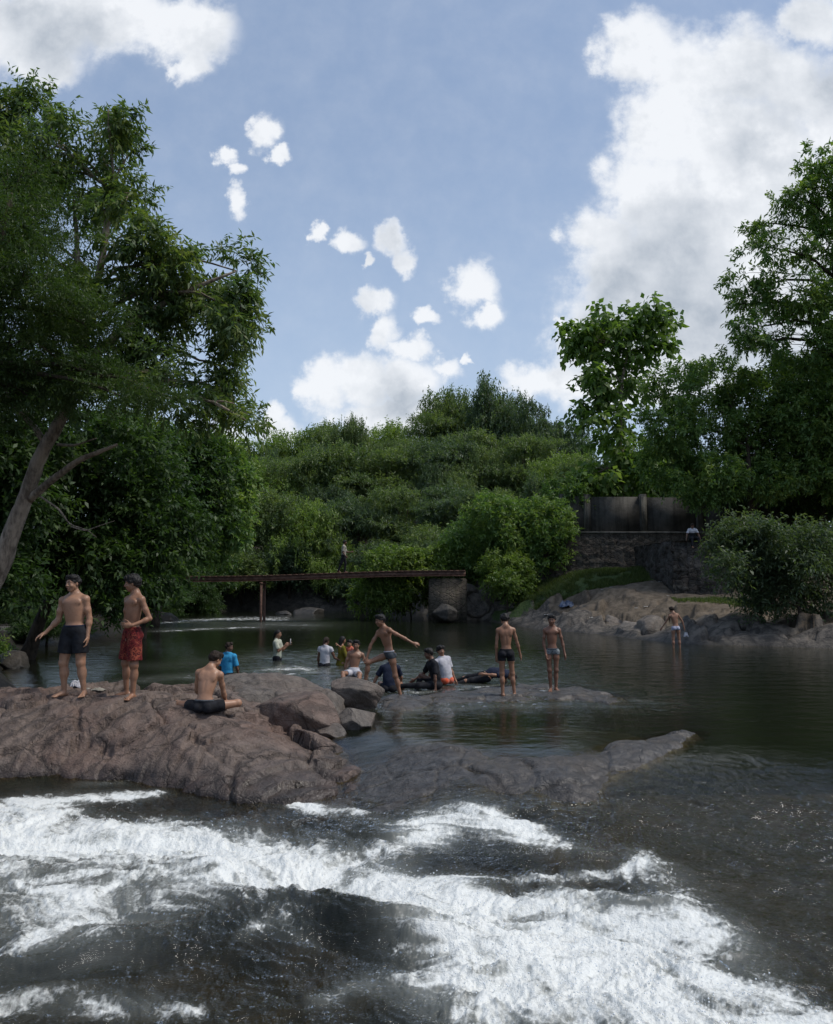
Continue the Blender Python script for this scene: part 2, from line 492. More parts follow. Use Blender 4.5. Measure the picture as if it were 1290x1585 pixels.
def ground(X, Y, detail=True):
    d = shore_d(X, Y)
    num = 0; den = 0
    for x, y, z in LAND:
        s = 1.0 + 0.06 * (abs(x) + abs(y))
        w = 1.0 / (((X - x) ** 2 + (Y - y) ** 2) / (s * s) + 0.15) ** 1.6
        num = num + w * z; den = den + w
    L = num / den
    rough = fbm(X * 0.45, Y * 0.45, 5, 3)
    if detail:
        hx, hy, hz, ox, oy, e = voro(X * 0.75 + fbm(X * .6, Y * .6, 3, 41) * .6, Y * 0.75 + fbm(X * .6, Y * .6, 3, 45) * .6, 5)
        facet = (hz - 0.5) * 0.62 + ((hx - 0.5) * ox + (hy - 0.5) * oy) * 1.3 - 0.22 * sstep(0.12, 0.0, e)
        near = sstep(6.0, 1.0, d) * sstep(-0.5, 0.4, d)
        rough = rough * 0.35 + facet * near
    land = L * (1 - np.exp(-np.maximum(d, 0) / 1.7)) + rough * sstep(0, 1.0, d) * 0.8
    w = np.maximum(-d, 0)
    bed = -1.15 * (1 - np.exp(-w / 1.6))
    # shallows round the ledges and the rapids below them
    sh = sstep(11.2, 9.4, Y) * sstep(9.5, 4.5, X)
    bed = bed * (1 - sh) + (-0.20 + 0.12 * fbm(X * 0.8, Y * 0.8, 4, 8)) * sh
    mid = np.exp(-((X - 0.8) / 4.2) ** 4 - ((Y - 12.6) / 1.9) ** 4)
    bed = bed * (1 - mid) + (-0.24 + 0.07 * fbm(X, Y, 4, 9)) * mid
    bed = bed + level(X, Y)
    return np.where(d > 0, land, bed)

ROCKS = {}
def rock_field(name, poly, top, zb=-0.55, w=0.35, rough=0.05, facet=0.08, fs=1.6, tilt=0.5, seed=0, strata=0.0):
    """poly: (px,py,z) picked on the rock's outline; top: function(X,Y)->z. Returns height function."""
    P = [onz(px, py, z)[:2] for px, py, z in poly]
    def h(X, Y):
        wx = fbm(X * 1.3, Y * 1.3, 4, seed + 3) * 0.22
        wy = fbm(X * 1.3, Y * 1.3, 4, seed + 5) * 0.22
        d = sdist(X + wx * .9, Y + wy * .9, P)
        prof = np.where(d > 0, 1 - np.exp(-np.maximum(d, 0) / w), d / w * 0.9)
        hx, hy, hz, ox, oy, e = voro((X + wx) * fs, (Y * 1.35 + wy) * fs, seed)
        f = (hz - 0.5) * facet + ((hx - 0.5) * ox + (hy - 0.5) * oy) * tilt * facet * 2
        f = f - facet * 0.55 * sstep(0.10, 0.0, e)
        hx2, hy2, hz2, ox2, oy2, e2 = voro((X + wx * .6) * fs * 3.1, (Y * 1.3 + wy * .6) * fs * 3.1, seed + 50)
        f = f + ((hz2 - 0.5) * .35 + ((hx2 - 0.5) * ox2 + (hy2 - 0.5) * oy2) * 1.0 - 0.2 * sstep(0.08, 0.0, e2)) * facet * 0.38
        n = fbm(X * 1.5, Y * 1.5, 6, seed + 9) * rough
        if strata:
            q = (X * 0.80 - Y * 0.60 + fbm(X * .7, Y * .7, 3, seed + 70) * .5) * 3.2
            saw = q - np.floor(q)
            n = n + (saw - 0.5) * strata * (0.5 + fbm(X * 1.1, Y * 1.1, 3, seed + 71))
        t = top(X, Y)
        return zb + (t + f + n - zb) * prof
    ROCKS[name] = (P, h)
    return P, h
def build_rock(key, name, mat, label, res=0.02, parent=None, cat='rock', group=None, pad=0.35, zmin=-0.9):
    P, h = ROCKS[key]
    A = np.array(P)
    x0, y0 = A.min(0) - pad; x1, y1 = A.max(0) + pad
    xs = np.arange(x0, x1, res); ys = np.arange(y0, y1, res)
    X, Y = np.meshgrid(xs, ys)
    Z = h(X, Y)
    keep = Z > zmin
    # cliffs: nudge verts sideways so the steep sides are not a clean curtain
    gx, gy = np.gradient(Z, res, axis=1), np.gradient(Z, res, axis=0)
    k = 0.05 * fbm(Z * 9 + 4, X * 2.2 + Y * 1.7, 3, 77)
    X2 = X + gx * k * 0.5; Y2 = Y + gy * k * 0.5
    co = np.stack([X2, Y2, Z], -1).reshape(-1, 3)
    f = grid_faces(len(ys), len(xs), keep)
    co, f, _ = compact(co, f)
    c = co.mean(0) * [1, 1, 0] + [0, 0, co[:, 2].min()]
    me = mesh_np(name, co - c, f, [mat])
    o = link(name, me, parent, c)
    return tag(o, label, cat, group)

# the big brown slab on the left: slopes up from the rapids to the top where the men stand
def top_slab(X, Y):
    q = np.clip((Y + 0.75 * sstep(-4.2, -1.2, X) - 9.7) / 1.55, 0, 1)
    s = q * 1.04 - 0.04 * q ** 3 + 0.045 * np.sin(q * 9 + X * 1.3 + fbm(X * .8, Y * .8, 3, 15) * 3) * q * (1 - q) * 2
    return -0.36 - .12 * sstep(-2.8, -1.0, X) + 0.84 * s + 0.03 * np.sin(X * 1.1) - 0.52 * sstep(-2.6, -0.4, X) * s * .9 - 0.10 * sstep(-3.2, -2.4, X) * s
rock_field('slab', [(-330, 1090, .45), (-200, 1078, .45), (0, 1067, .44), (60, 1063, .46), (130, 1066, .45), (260, 1068, .42), (330, 1066, .4), (400, 1064, .38), (500, 1072, .25), (535, 1100, .1),
                    (555, 1150, -.1), (590, 1195, -.15), (590, 1222, -.22), (520, 1242, -.28), (440, 1246, -.3), (360, 1232, -.28), (300, 1218, -.28), (200, 1204, -.25), (90, 1194, -.22), (0, 1196, -.22), (-300, 1215, -.22)],
           top_slab, zb=-0.6, w=0.10, rough=0.05, facet=0.13, fs=0.85, tilt=0.6, seed=11, strata=0.10)
rock_field('back_ridge', [(287, 1052, .3), (330, 1042, .4), (400, 1037, .45), (470, 1041, .42), (525, 1056, .3), (520, 1075, .2), (400, 1076, .3), (300, 1072, .3)],
           lambda X, Y: 0.50 - 0.10 * (X + 2.8) ** 2 * .25 + 0 * Y, zb=-0.5, w=0.22, rough=0.09, facet=0.05, fs=0.8, seed=21)
rock_field('cut_ledge', [(330, 1066, .40), (420, 1058, .42), (500, 1062, .38), (545, 1072, .3), (530, 1090, .2), (430, 1090, .3), (340, 1088, .35)],
           lambda X, Y: 0.47 + 0 * X, zb=-0.3, w=0.12, rough=0.07, facet=0.07, fs=1.1, seed=31)
rock_field('wet_shelf', [(575, 1082, 0), (640, 1076, 0), (720, 1066, 0), (800, 1058, 0), (900, 1060, 0), (985, 1080, 0), (960, 1094, 0), (880, 1084, 0), (800, 1088, 0), (700, 1092, 0), (620, 1102, 0), (575, 1100, 0)],
           lambda X, Y: 0.058 - 0.02 * sstep(0.3, 2.2, X) + 0 * Y, zb=-0.4, w=0.08, rough=0.085, facet=0.05, fs=1.2, seed=41)
rock_field('low_ledge', [(556, 1160, 0), (620, 1148, 0), (700, 1142, 0), (760, 1160, 0), (830, 1166, 0), (900, 1158, 0), (960, 1144, 0), (1040, 1130, 0), (1100, 1132, 0), (1080, 1158, 0), (1005, 1182, 0), (950, 1206, -.05), (930, 1224, -.1),
                         (860, 1226, -.1), (780, 1218, -.12), (700, 1224, -.15), (620, 1236, -.2), (560, 1228, -.2), (532, 1190, -.1)],
           lambda X, Y: 0.062 + 0.03 * sstep(0.8, 1.9, X) * sstep(10.8, 9.6, Y) + level(X, Y), zb=-0.5, w=0.10, rough=0.085, facet=0.035, fs=1.3, seed=51)
rock_field('rapid_rock', [(120, 1206, -.3), (230, 1204, -.3), (330, 1222, -.3), (440, 1245, -.3), (480, 1290, -.35), (380, 1296, -.35), (260, 1262, -.35), (150, 1228, -.3)],
           lambda X, Y: level(X, Y) + 0.045, zb=-0.9, w=0.35, rough=0.13, facet=0.10, fs=1.9, seed=71)
rock_field('rapid_edge', [(-80, 1222, -.3), (-10, 1222, -.3), (40, 1240, -.3), (50, 1266, -.35), (20, 1284, -.35), (-80, 1290, -.35)],
           lambda X, Y: level(X, Y) + 0.13, zb=-0.9, w=0.2, rough=0.10, facet=0.10, fs=1.9, seed=73)

M_SLAB = rock_mat('brown_bedrock', (0.085, 0.063, 0.052), (0.175, 0.132, 0.108), (0.155, 0.095, 0.073), 0.7, 0.8, -0.34, -0.02, 0.75, stria=1.0)
M_GREYROCK = rock_mat('grey_rock', (0.075, 0.064, 0.056), (0.15, 0.128, 0.108), (0.15, 0.105, 0.082), 0.5, 1.1, -0.14, 0.06, 0.6)
M_WETROCK = rock_mat('wet_rock', (0.045, 0.040, 0.036), (0.15, 0.135, 0.122), (0.12, 0.09, 0.06), 0.5, 1.3, -0.1, 0.5, 0.6, wetd=.52)
M_SHADEROCK = rock_mat('shaded_bank_rock', (0.03, 0.028, 0.025), (0.075, 0.066, 0.056), (0.07, 0.055, 0.042), 0.5, 0.8, 0.0, 0.6, 0.6)  # bank rock with the shade put into its darker colours
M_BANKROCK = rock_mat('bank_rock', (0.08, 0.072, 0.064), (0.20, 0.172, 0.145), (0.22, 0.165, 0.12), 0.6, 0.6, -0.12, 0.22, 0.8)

build_rock('slab', 'rock_slab', M_SLAB, 'broad brown bedrock slab the two standing men stand on, sloping to the rapids', 0.022)
build_rock('back_ridge', 'rock', M_GREYROCK, 'smooth grey hump of rock behind the boy sitting cross-legged', 0.02)
build_rock('cut_ledge', 'rock', M_GREYROCK, 'long flat grey rock layer lying on the right shoulder of the brown slab', 0.02)
build_rock('wet_shelf', 'rock_ledge', M_WETROCK, 'low wet shelf of rock awash under the two boys standing in trunks', 0.025)
build_rock('low_ledge', 'rock_ledge', M_WETROCK, 'broad low wet ledge between the brown still pool and the rapids', 0.02)
build_rock('rapid_rock', 'rock', M_WETROCK, 'black ragged rock breaking the rapids below the brown slab', 0.02)
build_rock('rapid_edge', 'rock', M_WETROCK, 'dark rock at the left edge where the first white water drops', 0.02)

def boulder(px, py, z0, sx, sy, sz, seed, mat, label, rot=0.0, group=None, sub=5, Y=None, flat=0.3):
    """faceted boulder whose foot centre is at photo pixel (px,py) on level z0 (or distance Y); sizes in metres"""
    base = at(px, py, Y) if Y else onz(px, py, z0)
    rg = np.random.default_rng(seed)
    v, f = ico(sub)
    p = v * 1.25
    for i in range(15):
        n = rg.normal(size=3); n[2] *= 0.8; n /= np.linalg.norm(n)
        d = rg.uniform(0.72, 1.0)
        e = p @ n - d
        s = 0.04
        p = p - np.outer(np.where(e > 0, e - s * (1 - np.exp(-np.maximum(e, 0) / s)) , 0), n)
    q = p * 2.3 + seed * 3.1
    p = p * (1 + 0.07 * fbm(q[:, 0] + q[:, 2] * .7, q[:, 1] - q[:, 2] * .6, 5, seed))[:, None]
    p = p * [sx, sy, sz]
    c, s = math.cos(rot), math.sin(rot)
    p = np.stack([p[:, 0] * c - p[:, 1] * s, p[:, 0] * s + p[:, 1] * c, p[:, 2] + sz * flat], -1)
    o = link('boulder', mesh_np('boulder', p, f, [mat]), None, base)
    return tag(o, label, 'boulder', group)
boulder(448, 1128, -0.02, .62, .42, .42, 4, M_SLAB, 'large angular brown boulder perched on the right edge of the brown slab', -.35)
boulder(548, 1088, 0.08, .47, .36, .29, 5, M_GREYROCK, 'grey boulder under the front foot of the leaping boy', .2)
boulder(548, 1128, -0.05, .33, .26, .22, 6, M_GREYROCK, 'lower grey boulder at the corner of the still brown pool', .5)
boulder(512, 1140, -0.1, .26, .24, .16, 16, M_GREYROCK, 'small grey rock wedged beside the large angular boulder', .1)
boulder(612, 1092, -0.06, .42, .22, .13, 7, M_WETROCK, 'flat dark wet rock under the back foot of the leaping boy', .05)

# ------------------------------------------------------------------ ground sheet
def polar(amax_dense, da, amax, da2, r0, r1, nr, rin):
    a = np.arange(-amax_dense, amax_dense + 1e-6, da)
    s = amax_dense; ext = []
    step = da
    while s < amax:
        step = min(step * 1.35, da2); s = min(s + step, amax); ext.append(s)
    a = np.concatenate([-np.array(ext[::-1]), a, np.array(ext)])
    r = np.concatenate([np.linspace(rin, r0, 10, endpoint=False), np.exp(np.linspace(math.log(r0), math.log(r1), nr))])
    A, Rr = np.meshgrid(np.radians(a), r)
    return Rr * np.sin(A), Rr * np.cos(A), len(r), len(a)
X, Y, nr, nc = polar(32, 0.13, 180, 4, 3.5, 70, 560, 0.3)
far = np.exp(np.linspace(math.log(74), math.log(1500), 30))
ang = np.arctan2(X[0], Y[0])
X = np.concatenate([X, far[:, None] * np.sin(ang)[None]]); Y = np.concatenate([Y, far[:, None] * np.cos(ang)[None]])
Z = ground(X, Y)
gm, nt = new_mat('bank_ground')
pos = nt('ShaderNodeNewGeometry').outputs['Position']
nrm = nt('ShaderNodeNewGeometry').outputs['True Normal']
n1 = nt.noise(pos, 0.35, 5, 0.6); n2 = nt.noise(pos, 3.0, 6, 0.65); n3 = nt.noise(pos, 20, 4, 0.6)
sp = nt('ShaderNodeSeparateXYZ', {0: pos})
up = nt('ShaderNodeSeparateXYZ', {0: nrm}).outputs[2]
rockc = nt.mix(nt.ss(n2.outputs['Fac'], .35, .65), (0.06, 0.054, 0.048), (0.17, 0.146, 0.122))
vo = nt('ShaderNodeTexVoronoi', {'Vector': nt.vmath('ADD', pos, nt.vmath('SCALE', n2.outputs['Color'], scale=0.5)), 'Scale': 0.9}, feature='DISTANCE_TO_EDGE')
rockc = nt.mix(nt.math('MULTIPLY', nt.ss(vo.outputs[0], 0.05, 0.0), 0.6), rockc, (0.02, 0.018, 0.016))
soil = nt.mix(nt.ss(n2.outputs['Fac'], .35, .65), (0.085, 0.066, 0.046), (0.165, 0.13, 0.095))
grass = nt.mix(nt.ss(n3.outputs['Fac'], .35, .65), (0.035, 0.06, 0.018), (0.075, 0.11, 0.035))
att = nt('ShaderNodeAttribute', attribute_name='cover')
ac = nt('ShaderNodeSeparateColor', {0: att.outputs['Color']})
c = nt.mix(nt.ss(nt.math('ADD', ac.outputs[0], nt.math('MULTIPLY', nt.math('SUBTRACT', n2.outputs['Fac'], .5), 0.9)), .4, .6), rockc, soil)
c = nt.mix(nt.ss(nt.math('ADD', ac.outputs[1], nt.math('MULTIPLY', nt.math('SUBTRACT', n2.outputs['Fac'], .5), 1.3)), .4, .6), c, grass)
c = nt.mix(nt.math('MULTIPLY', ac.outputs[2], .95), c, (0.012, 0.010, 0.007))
wet = nt.ss(nt.math('ADD', sp.outputs[2], nt.math('MULTIPLY', n1.outputs['Fac'], 0.4)), 0.50, 0.15)
c = nt.mix(nt.math('MULTIPLY', wet, 0.55), c, (0.012, 0.012, 0.010))
# the river bed is dark weedy rock
bedf = nt.ss(sp.outputs[2], -0.02, -0.12)
c = nt.mix(bedf, c, nt.mix(nt.ss(n2.outputs['Fac'], .35, .65), (0.05, 0.038, 0.016), (0.12, 0.085, 0.035)))
h = nt.math('ADD', n2.outputs['Fac'], nt.math('MULTIPLY', n3.outputs['Fac'], .3))
finish(gm, nt, principled(nt, c, nt.math('SUBTRACT', 0.85, nt.math('MULTIPLY', wet, .4)), bump(nt, h, .8, .12), .3))
d = shore_d(X, Y)
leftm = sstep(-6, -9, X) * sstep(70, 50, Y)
soilm = sstep(1.3, 2.6, d + fbm(X * .5, Y * .5, 3, 91) * 1.5) * sstep(2.0, 3.2, X) + sstep(12, 20, d)
grassm = sstep(38.8, 40.2, Y + 0.5 * fbm(X * .4, Y * .4, 3, 92) + 0.25 * (X - 11) * (X > 11)) * sstep(3.6, 5.2, X) + sstep(10, 25, d)
grassm = grassm + 0.6 * np.exp(-((X - 12.6) / 1.5) ** 2 - ((Y - 33.2) / .8) ** 2) + 0.5 * np.exp(-((X - 4.3) / .9) ** 2 - ((Y - 41.5) / 1) ** 2)
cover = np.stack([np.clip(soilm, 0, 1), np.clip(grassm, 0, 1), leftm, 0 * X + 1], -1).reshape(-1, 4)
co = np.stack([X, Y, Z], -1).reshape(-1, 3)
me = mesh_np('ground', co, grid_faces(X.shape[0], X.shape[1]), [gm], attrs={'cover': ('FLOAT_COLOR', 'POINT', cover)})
tag(link('ground', me), kind='structure')

# ------------------------------------------------------------------ water
X, Y, nr, nc = polar(30, 0.072, 100, 3, 3.6, 62, 880, 0.8)
L = level(X, Y)
G = ground(X, Y, False)
G2 = G.copy()
for k, (P, h) in ROCKS.items():
    A = np.array(P)
    m = (X > A[:, 0].min() - .5) & (X < A[:, 0].max() + .5) & (Y > A[:, 1].min() - .5) & (Y < A[:, 1].max() + .5)
    G2[m] = np.maximum(G2[m], h(X[m], Y[m]))
def W2(px, py): return onw(px, py)[:2]
def stroke(pts, inten, soft=0.35):
    """pts: (px,py,halfwidth_px); soft band of foam along a line, measured on the water"""
    P = [W2(a, b) for a, b, _ in pts]
    wd = []
    for a, b, w in pts:
        p0 = W2(a, b - w * .5); p1 = W2(a, b + w * .5)
        wd.append(max(0.03, abs(p0[1] - p1[1])))
    wd = np.array(wd)
    A = np.array(P); pad = wd.max() * 2
    m = (X > A[:, 0].min() - pad) & (X < A[:, 0].max() + pad) & (Y > A[:, 1].min() - pad) & (Y < A[:, 1].max() + pad)
    dd, tt = seg_dist(X[m], Y[m], P)
    w = np.interp(tt, np.arange(len(P)), wd)
    v = inten * np.exp(-(dd / w) ** 2 * 1.1)
    F[m] = 1 - (1 - F[m]) * (1 - np.clip(v, 0, 1))
F = np.zeros(X.shape)
stroke([(-40, 1300, 40), (80, 1302, 34), (180, 1302, 30), (280, 1312, 34), (360, 1328, 34), (420, 1345, 46), (480, 1362, 56), (540, 1375, 56), (610, 1390, 40), (680, 1412, 34)], 1.0)
stroke([(680, 1412, 36), (740, 1442, 52), (800, 1480, 80), (880, 1525, 105), (980, 1560, 90), (1080, 1600, 80)], 1.0)
stroke([(760, 1425, 22), (830, 1428, 30), (900, 1452, 40), (980, 1490, 46), (1060, 1530, 40), (1160, 1568, 34), (1300, 1595, 30)], 0.85)
stroke([(30, 1250, 16), (90, 1243, 14), (160, 1238, 12), (235, 1232, 9)], 0.85)
stroke([(36, 1254, 16), (60, 1275, 22), (80, 1290, 24)], 0.9)
stroke([(-40, 1365, 80), (80, 1372, 90), (200, 1390, 80), (300, 1372, 50), (380, 1362, 30)], 0.58)
stroke([(60, 1440, 50), (130, 1465, 44), (60, 1480, 34)], 0.5)
stroke([(655, 1306, 20), (680, 1285, 30), (720, 1272, 30), (770, 1290, 24), (830, 1300, 14)], 0.95)
stroke([(800, 1300, 18), (860, 1322, 20), (910, 1335, 14)], 0.45)
stroke([(400, 1240, 7), (440, 1246, 8), (500, 1256, 8), (560, 1263, 6)], 0.72)
stroke([(480, 1262, 10), (620, 1290, 12)], 0.25)
stroke([(640, 1385, 20), (720, 1372, 10), (800, 1372, 7), (860, 1372, 7), (960, 1366, 8), (1010, 1352, 8)], 0.55)
stroke([(990, 1330, 12), (1020, 1370, 24), (1060, 1420, 30), (1120, 1480, 34), (1180, 1540, 30)], 0.42)
stroke([(860, 1400, 24), (940, 1410, 30), (1040, 1440, 34), (1130, 1470, 20)], 0.40)
stroke([(-40, 1572, 30), (100, 1560, 26), (200, 1570, 24), (300, 1580, 14)], 0.45)
stroke([(500, 1560, 14), (580, 1535, 22), (640, 1540, 26), (700, 1570, 26)], 0.40)
stroke([(600, 1420, 16), (680, 1470, 34), (740, 1530, 40), (790, 1580, 40)], 0.50)
stroke([(380, 1470, 10), (430, 1450, 14), (480, 1480, 10)], 0.32)
stroke([(-20, 1190, 4), (50, 1197, 4)], 0.6)
stroke([(130, 1212, 6), (230, 1210, 6), (290, 1216, 5)], 0.35)
# far rapids below the footbridge, and splashes round the bathers
stroke([(245, 964, 2), (330, 959, 3), (400, 957, 4), (430, 960, 2)], 0.55)
stroke([(250, 977, 1.5), (330, 973, 2), (390, 971, 1.5)], 0.50)
stroke([(430, 966, 3), (480, 968, 2)], 0.35)
stroke([(430, 1036, 4), (462, 1034, 5), (490, 1040, 3)], 0.50)
stroke([(225, 1052, 5), (280, 1046, 4), (340, 1052, 3)], 0.30)
stroke([(250, 1030, 6), (380, 1018, 5), (540, 1012, 4)], 0.12)
stroke([(520, 1056, 3), (600, 1060, 3)], 0.3)
stroke([(842, 1072, 4), (872, 1074, 4)], 0.6)
stroke([(770, 1079, 2), (808, 1080, 3)], 0.4)
stroke([(640, 1072, 3), (700, 1071, 3), (740, 1063, 3), (790, 1060, 2)], 0.35)
stroke([(540, 1068, 3), (580, 1076, 2)], 0.3)
stroke([(560, 1098, 3), (680, 1098, 2), (800, 1092, 2), (930, 1094, 2)], 0.22)
stroke([(960, 1080, 2), (1000, 1086, 2)], .25)
rap = sstep(10.6, 8.2, Y)                                   # rapids zone
rgt = sstep(1.5, 3.2, X - (8 - Y) * 0.1) * rap              # smoother stream on the right
bath = np.exp(-((X + 1.0) / 5.0) ** 4) * sstep(28, 21, Y) * sstep(12.6, 14.6, Y)
shelf = np.exp(-((X - 1.7) / 2.9) ** 4 - ((Y - 14.6) / 1.5) ** 4)
farr = np.exp(-((X + 8.5) / 5) ** 4 - ((Y - 39.5) / 4.5) ** 4)
# flow-aligned coordinates (the water runs left to right and towards the camera)
wx = fbm(X * 0.55, Y * 0.55, 3, 101) * 0.9; wy = fbm(X * 0.55, Y * 0.55, 3, 104) * 0.9
ca, sa = math.cos(R(-28)), math.sin(R(-28))
U = (X + wx) * ca + (Y + wy) * sa; V = -(X + wx) * sa + (Y + wy) * ca
Hh = np.zeros(X.shape)
Hh += (0.010 + 0.036 * bath + 0.020 * shelf) * fbm(X * 1.3, Y * 3.0, 5, 201, 0.6)
Hh += 0.012 * farr * fbm(X * 1.5, Y * 2.5, 5, 202)
Hh += rap * (1 - rgt) * (0.07 * ridged(U * 0.9, V * 1.7, 5, 203, 0.52) + 0.042 * fbm(U * 4, V * 7, 5, 204, .68))
Hh += rgt * (0.040 * ridged(U * 1.3, V * 2.8, 5, 205, 0.55) + 0.022 * fbm(X * 4, Y * 7, 4, 206, .65))
# standing humps where the stream slides over sunken rock
def hump(px, py, rx, ry, a, rot=0):
    cx_, cy_ = W2(px, py)
    Dx, Dy = X - cx_, Y - cy_
    c_, s_ = math.cos(rot), math.sin(rot)
    return a * np.exp(-((Dx * c_ + Dy * s_) / rx) ** 2 - ((-Dx * s_ + Dy * c_) / ry) ** 2)
for hm in ((560, 1440, 1.3, .30, .17, -.35), (260, 1470, 1.0, .35, .10, .25), (450, 1290, 1.6, .35, .05, -.1), (690, 1345, .6, .25, -.06, 0), (880, 1345, 1.2, .3, .08, -.2),
           (480, 1385, .6, .22, -.12, -.3), (150, 1320, 1.4, .25, -.10, 0), (820, 1470, 1.0, .4, -.07, -.4), (1000, 1420, 1.0, .35, .08, -.3), (330, 1355, .35, .2, .08, 0)):
    Hh += hump(*hm)
lump = fbm(U * 3.2, V * 4.5, 4, 207, .6)
Fs = F * rap
Hh += Fs * (0.05 * lump + 0.035 + 0.03 * np.abs(fbm(X * 9, Y * 9, 3, 208, .6)))
Zw = L + Hh
# foam pattern: net of ridged lines where thin, solid where dense
net = ridged(U * 2.3 + 0.5 * lump, V * 5.0, 5, 211, .6)
net2 = ridged(X * 6 + lump, Y * 8, 4, 215, .6)
pat = 0.30 * net + 0.18 * net2 + 0.24 + 0.75 * fbm(U * 2.0, V * 3.4, 5, 218, .62)
grain = fbm(X * 26, Y * 34, 3, 221, .7)
foam = F * 1.08 + (pat - 0.50) * 1.15 * np.minimum(1, F * 2.2) + grain * 0.25 * np.minimum(1, F * 2)
crest = rap * (sstep(.62, .98, net + .35 * grain) * 0.22 * (1 - .7 * rgt) + sstep(.42, .62, grain + .25 * net) * (.42 - .2 * rgt) * sstep(-.1, .3, fbm(U * 1.1, V * 2, 3, 245)))
foam = np.where(F > 0.03, foam, 0) + crest * 0.6
# little broken crests in the bathing pool
spk = sstep(.50, .62, fbm(X * 0.9, Y * 3.2, 4, 231, .6) + .35 * fbm(X * 3, Y * 9, 3, 232)) * bath
foam = foam + spk * 0.85
foam = np.clip(foam, 0, 1.3)
depth = np.maximum(L - G2, 0)
murk = 1 - np.exp(-depth * np.where(Y > 10.5, 2.6, 3.4))
murk = np.clip(murk * (1 - .25 * rap * (1 - rgt)) + F * rap * .9, 0, 1)
keep = (G2 < L + 0.45)
wm, nt = new_mat('river_water')
pos = nt('ShaderNodeNewGeometry').outputs['Position']
fa = nt('ShaderNodeAttribute', attribute_name='foam').outputs['Fac']
mu = nt('ShaderNodeAttribute', attribute_name='murk').outputs['Fac']
ch = nt('ShaderNodeAttribute', attribute_name='chop').outputs['Fac']
b1 = nt.noise(nt.vmath('MULTIPLY', pos, (1.0, 1.7, 1.0)), 5.5, 5, 0.6, 0.6)
b2 = nt.noise(nt.vmath('MULTIPLY', pos, (1.0, 1.4, 1.0)), 24, 4, 0.6)
hh = nt.math('ADD', b1.outputs['Fac'], nt.math('MULTIPLY', b2.outputs['Fac'], 0.22))
bp = nt('ShaderNodeBump', {'Height': hh, 'Distance': 0.05, 'Strength': nt.math('ADD', nt.math('MULTIPLY', ch, 0.72), 0.05)})
fr = nt('ShaderNodeFresnel', {'IOR': 1.33, 'Normal': bp.outputs[0]})
gl = nt('ShaderNodeBsdfGlossy', {'Color': (1, 1, 1, 1), 'Roughness': 0.025, 'Normal': bp.outputs[0]})
tr = nt('ShaderNodeBsdfTransparent', {'Color': (0.80, 0.74, 0.52, 1)})
ae = nt('ShaderNodeAttribute', attribute_name='aerated').outputs['Fac']
df = nt('ShaderNodeBsdfDiffuse', {'Color': nt.mix(ae, (0.010, 0.013, 0.007), (0.23, 0.24, 0.222))})
body = nt('ShaderNodeMixShader', {0: mu, 1: tr.outputs[0], 2: df.outputs[0]})
wat = nt('ShaderNodeMixShader', {0: fr.outputs[0], 1: body.outputs[0], 2: gl.outputs[0]})
fn = nt.noise(pos, 55, 4, 0.7)
fn2 = nt.noise(pos, 13, 4, 0.6)
fsum = nt.math('ADD', fa, nt.math('ADD', nt.math('MULTIPLY', nt.math('SUBTRACT', fn.outputs['Fac'], 0.5), 0.5), nt.math('MULTIPLY', nt.math('SUBTRACT', fn2.outputs['Fac'], 0.5), 0.6)))
ff = nt.math('MULTIPLY', nt.ss(fsum, 0.40, 1.02), nt.ss(fa, 0.05, 0.2))
fb = bump(nt, nt.math('ADD', fn.outputs['Fac'], nt.math('MULTIPLY', fn2.outputs['Fac'], 1.5)), 0.7, 0.03)
fd = principled(nt, (0.89, 0.90, 0.86), 0.45, fb, 0.3)
mx = nt('ShaderNodeMixShader', {0: ff, 1: wat.outputs[0], 2: fd})
finish(wm, nt, mx.outputs[0])
aer = np.clip(rap * (.03 + .14 * fbm(U * .8, V * 1.6, 4, 241)) + .04 * rgt + 1.2 * F * (.7 + .6 * fbm(U * 1.3, V * 2.2, 4, 247)) + .12 * bath + .2 * farr, 0, 1)
chop = np.clip(0.13 + 0.8 * rap - 0.1 * rgt + 0.35 * bath + 0.3 * shelf + .5 * farr, 0, 1)
co = np.stack([X, Y, Zw], -1).reshape(-1, 3)
f = grid_faces(X.shape[0], X.shape[1], keep)
co, f, used = compact(co, f)
me = mesh_np('river', co, f, [wm], attrs={'foam': ('FLOAT', 'POINT', foam.ravel()[used]), 'murk': ('FLOAT', 'POINT', murk.ravel()[used]), 'chop': ('FLOAT', 'POINT', chop.ravel()[used]), 'aerated': ('FLOAT', 'POINT', aer.ravel()[used])})
tag(link('river', me), kind='structure')
# thrown drops above the white water
rg = np.random.default_rng(5)
cand = np.flatnonzero(((Fs > 0.68) & (np.abs(X) < 6)).ravel())
wts = (Fs.ravel()[cand] ** 2) * (np.hypot(X, Y).ravel()[cand] ** 1.3)
pick = rg.choice(cand, 2600, p=wts / wts.sum())
c0 = np.stack([X.ravel()[pick], Y.ravel()[pick], Zw.ravel()[pick] + rg.exponential(0.035, len(pick))], -1) + rg.normal(size=(len(pick), 3)) * [.03, .03, .01]
rr = rg.uniform(0.002, 0.0062, len(pick))
iv, iff = ico(1)
co = (c0[:, None] + iv[None] * rr[:, None, None]).reshape(-1, 3)
f = (iff[None] + (np.arange(len(pick)) * len(iv))[:, None, None]).reshape(-1, 3)
sm_, nt = new_mat('water_drop')
finish(sm_, nt, principled(nt, (0.8, 0.83, 0.85), 0.2))
tag(link('spray', mesh_np('spray', co, f, [sm_])), 'fine white drops thrown up over the churning rapids', 'spray', None, 'stuff')

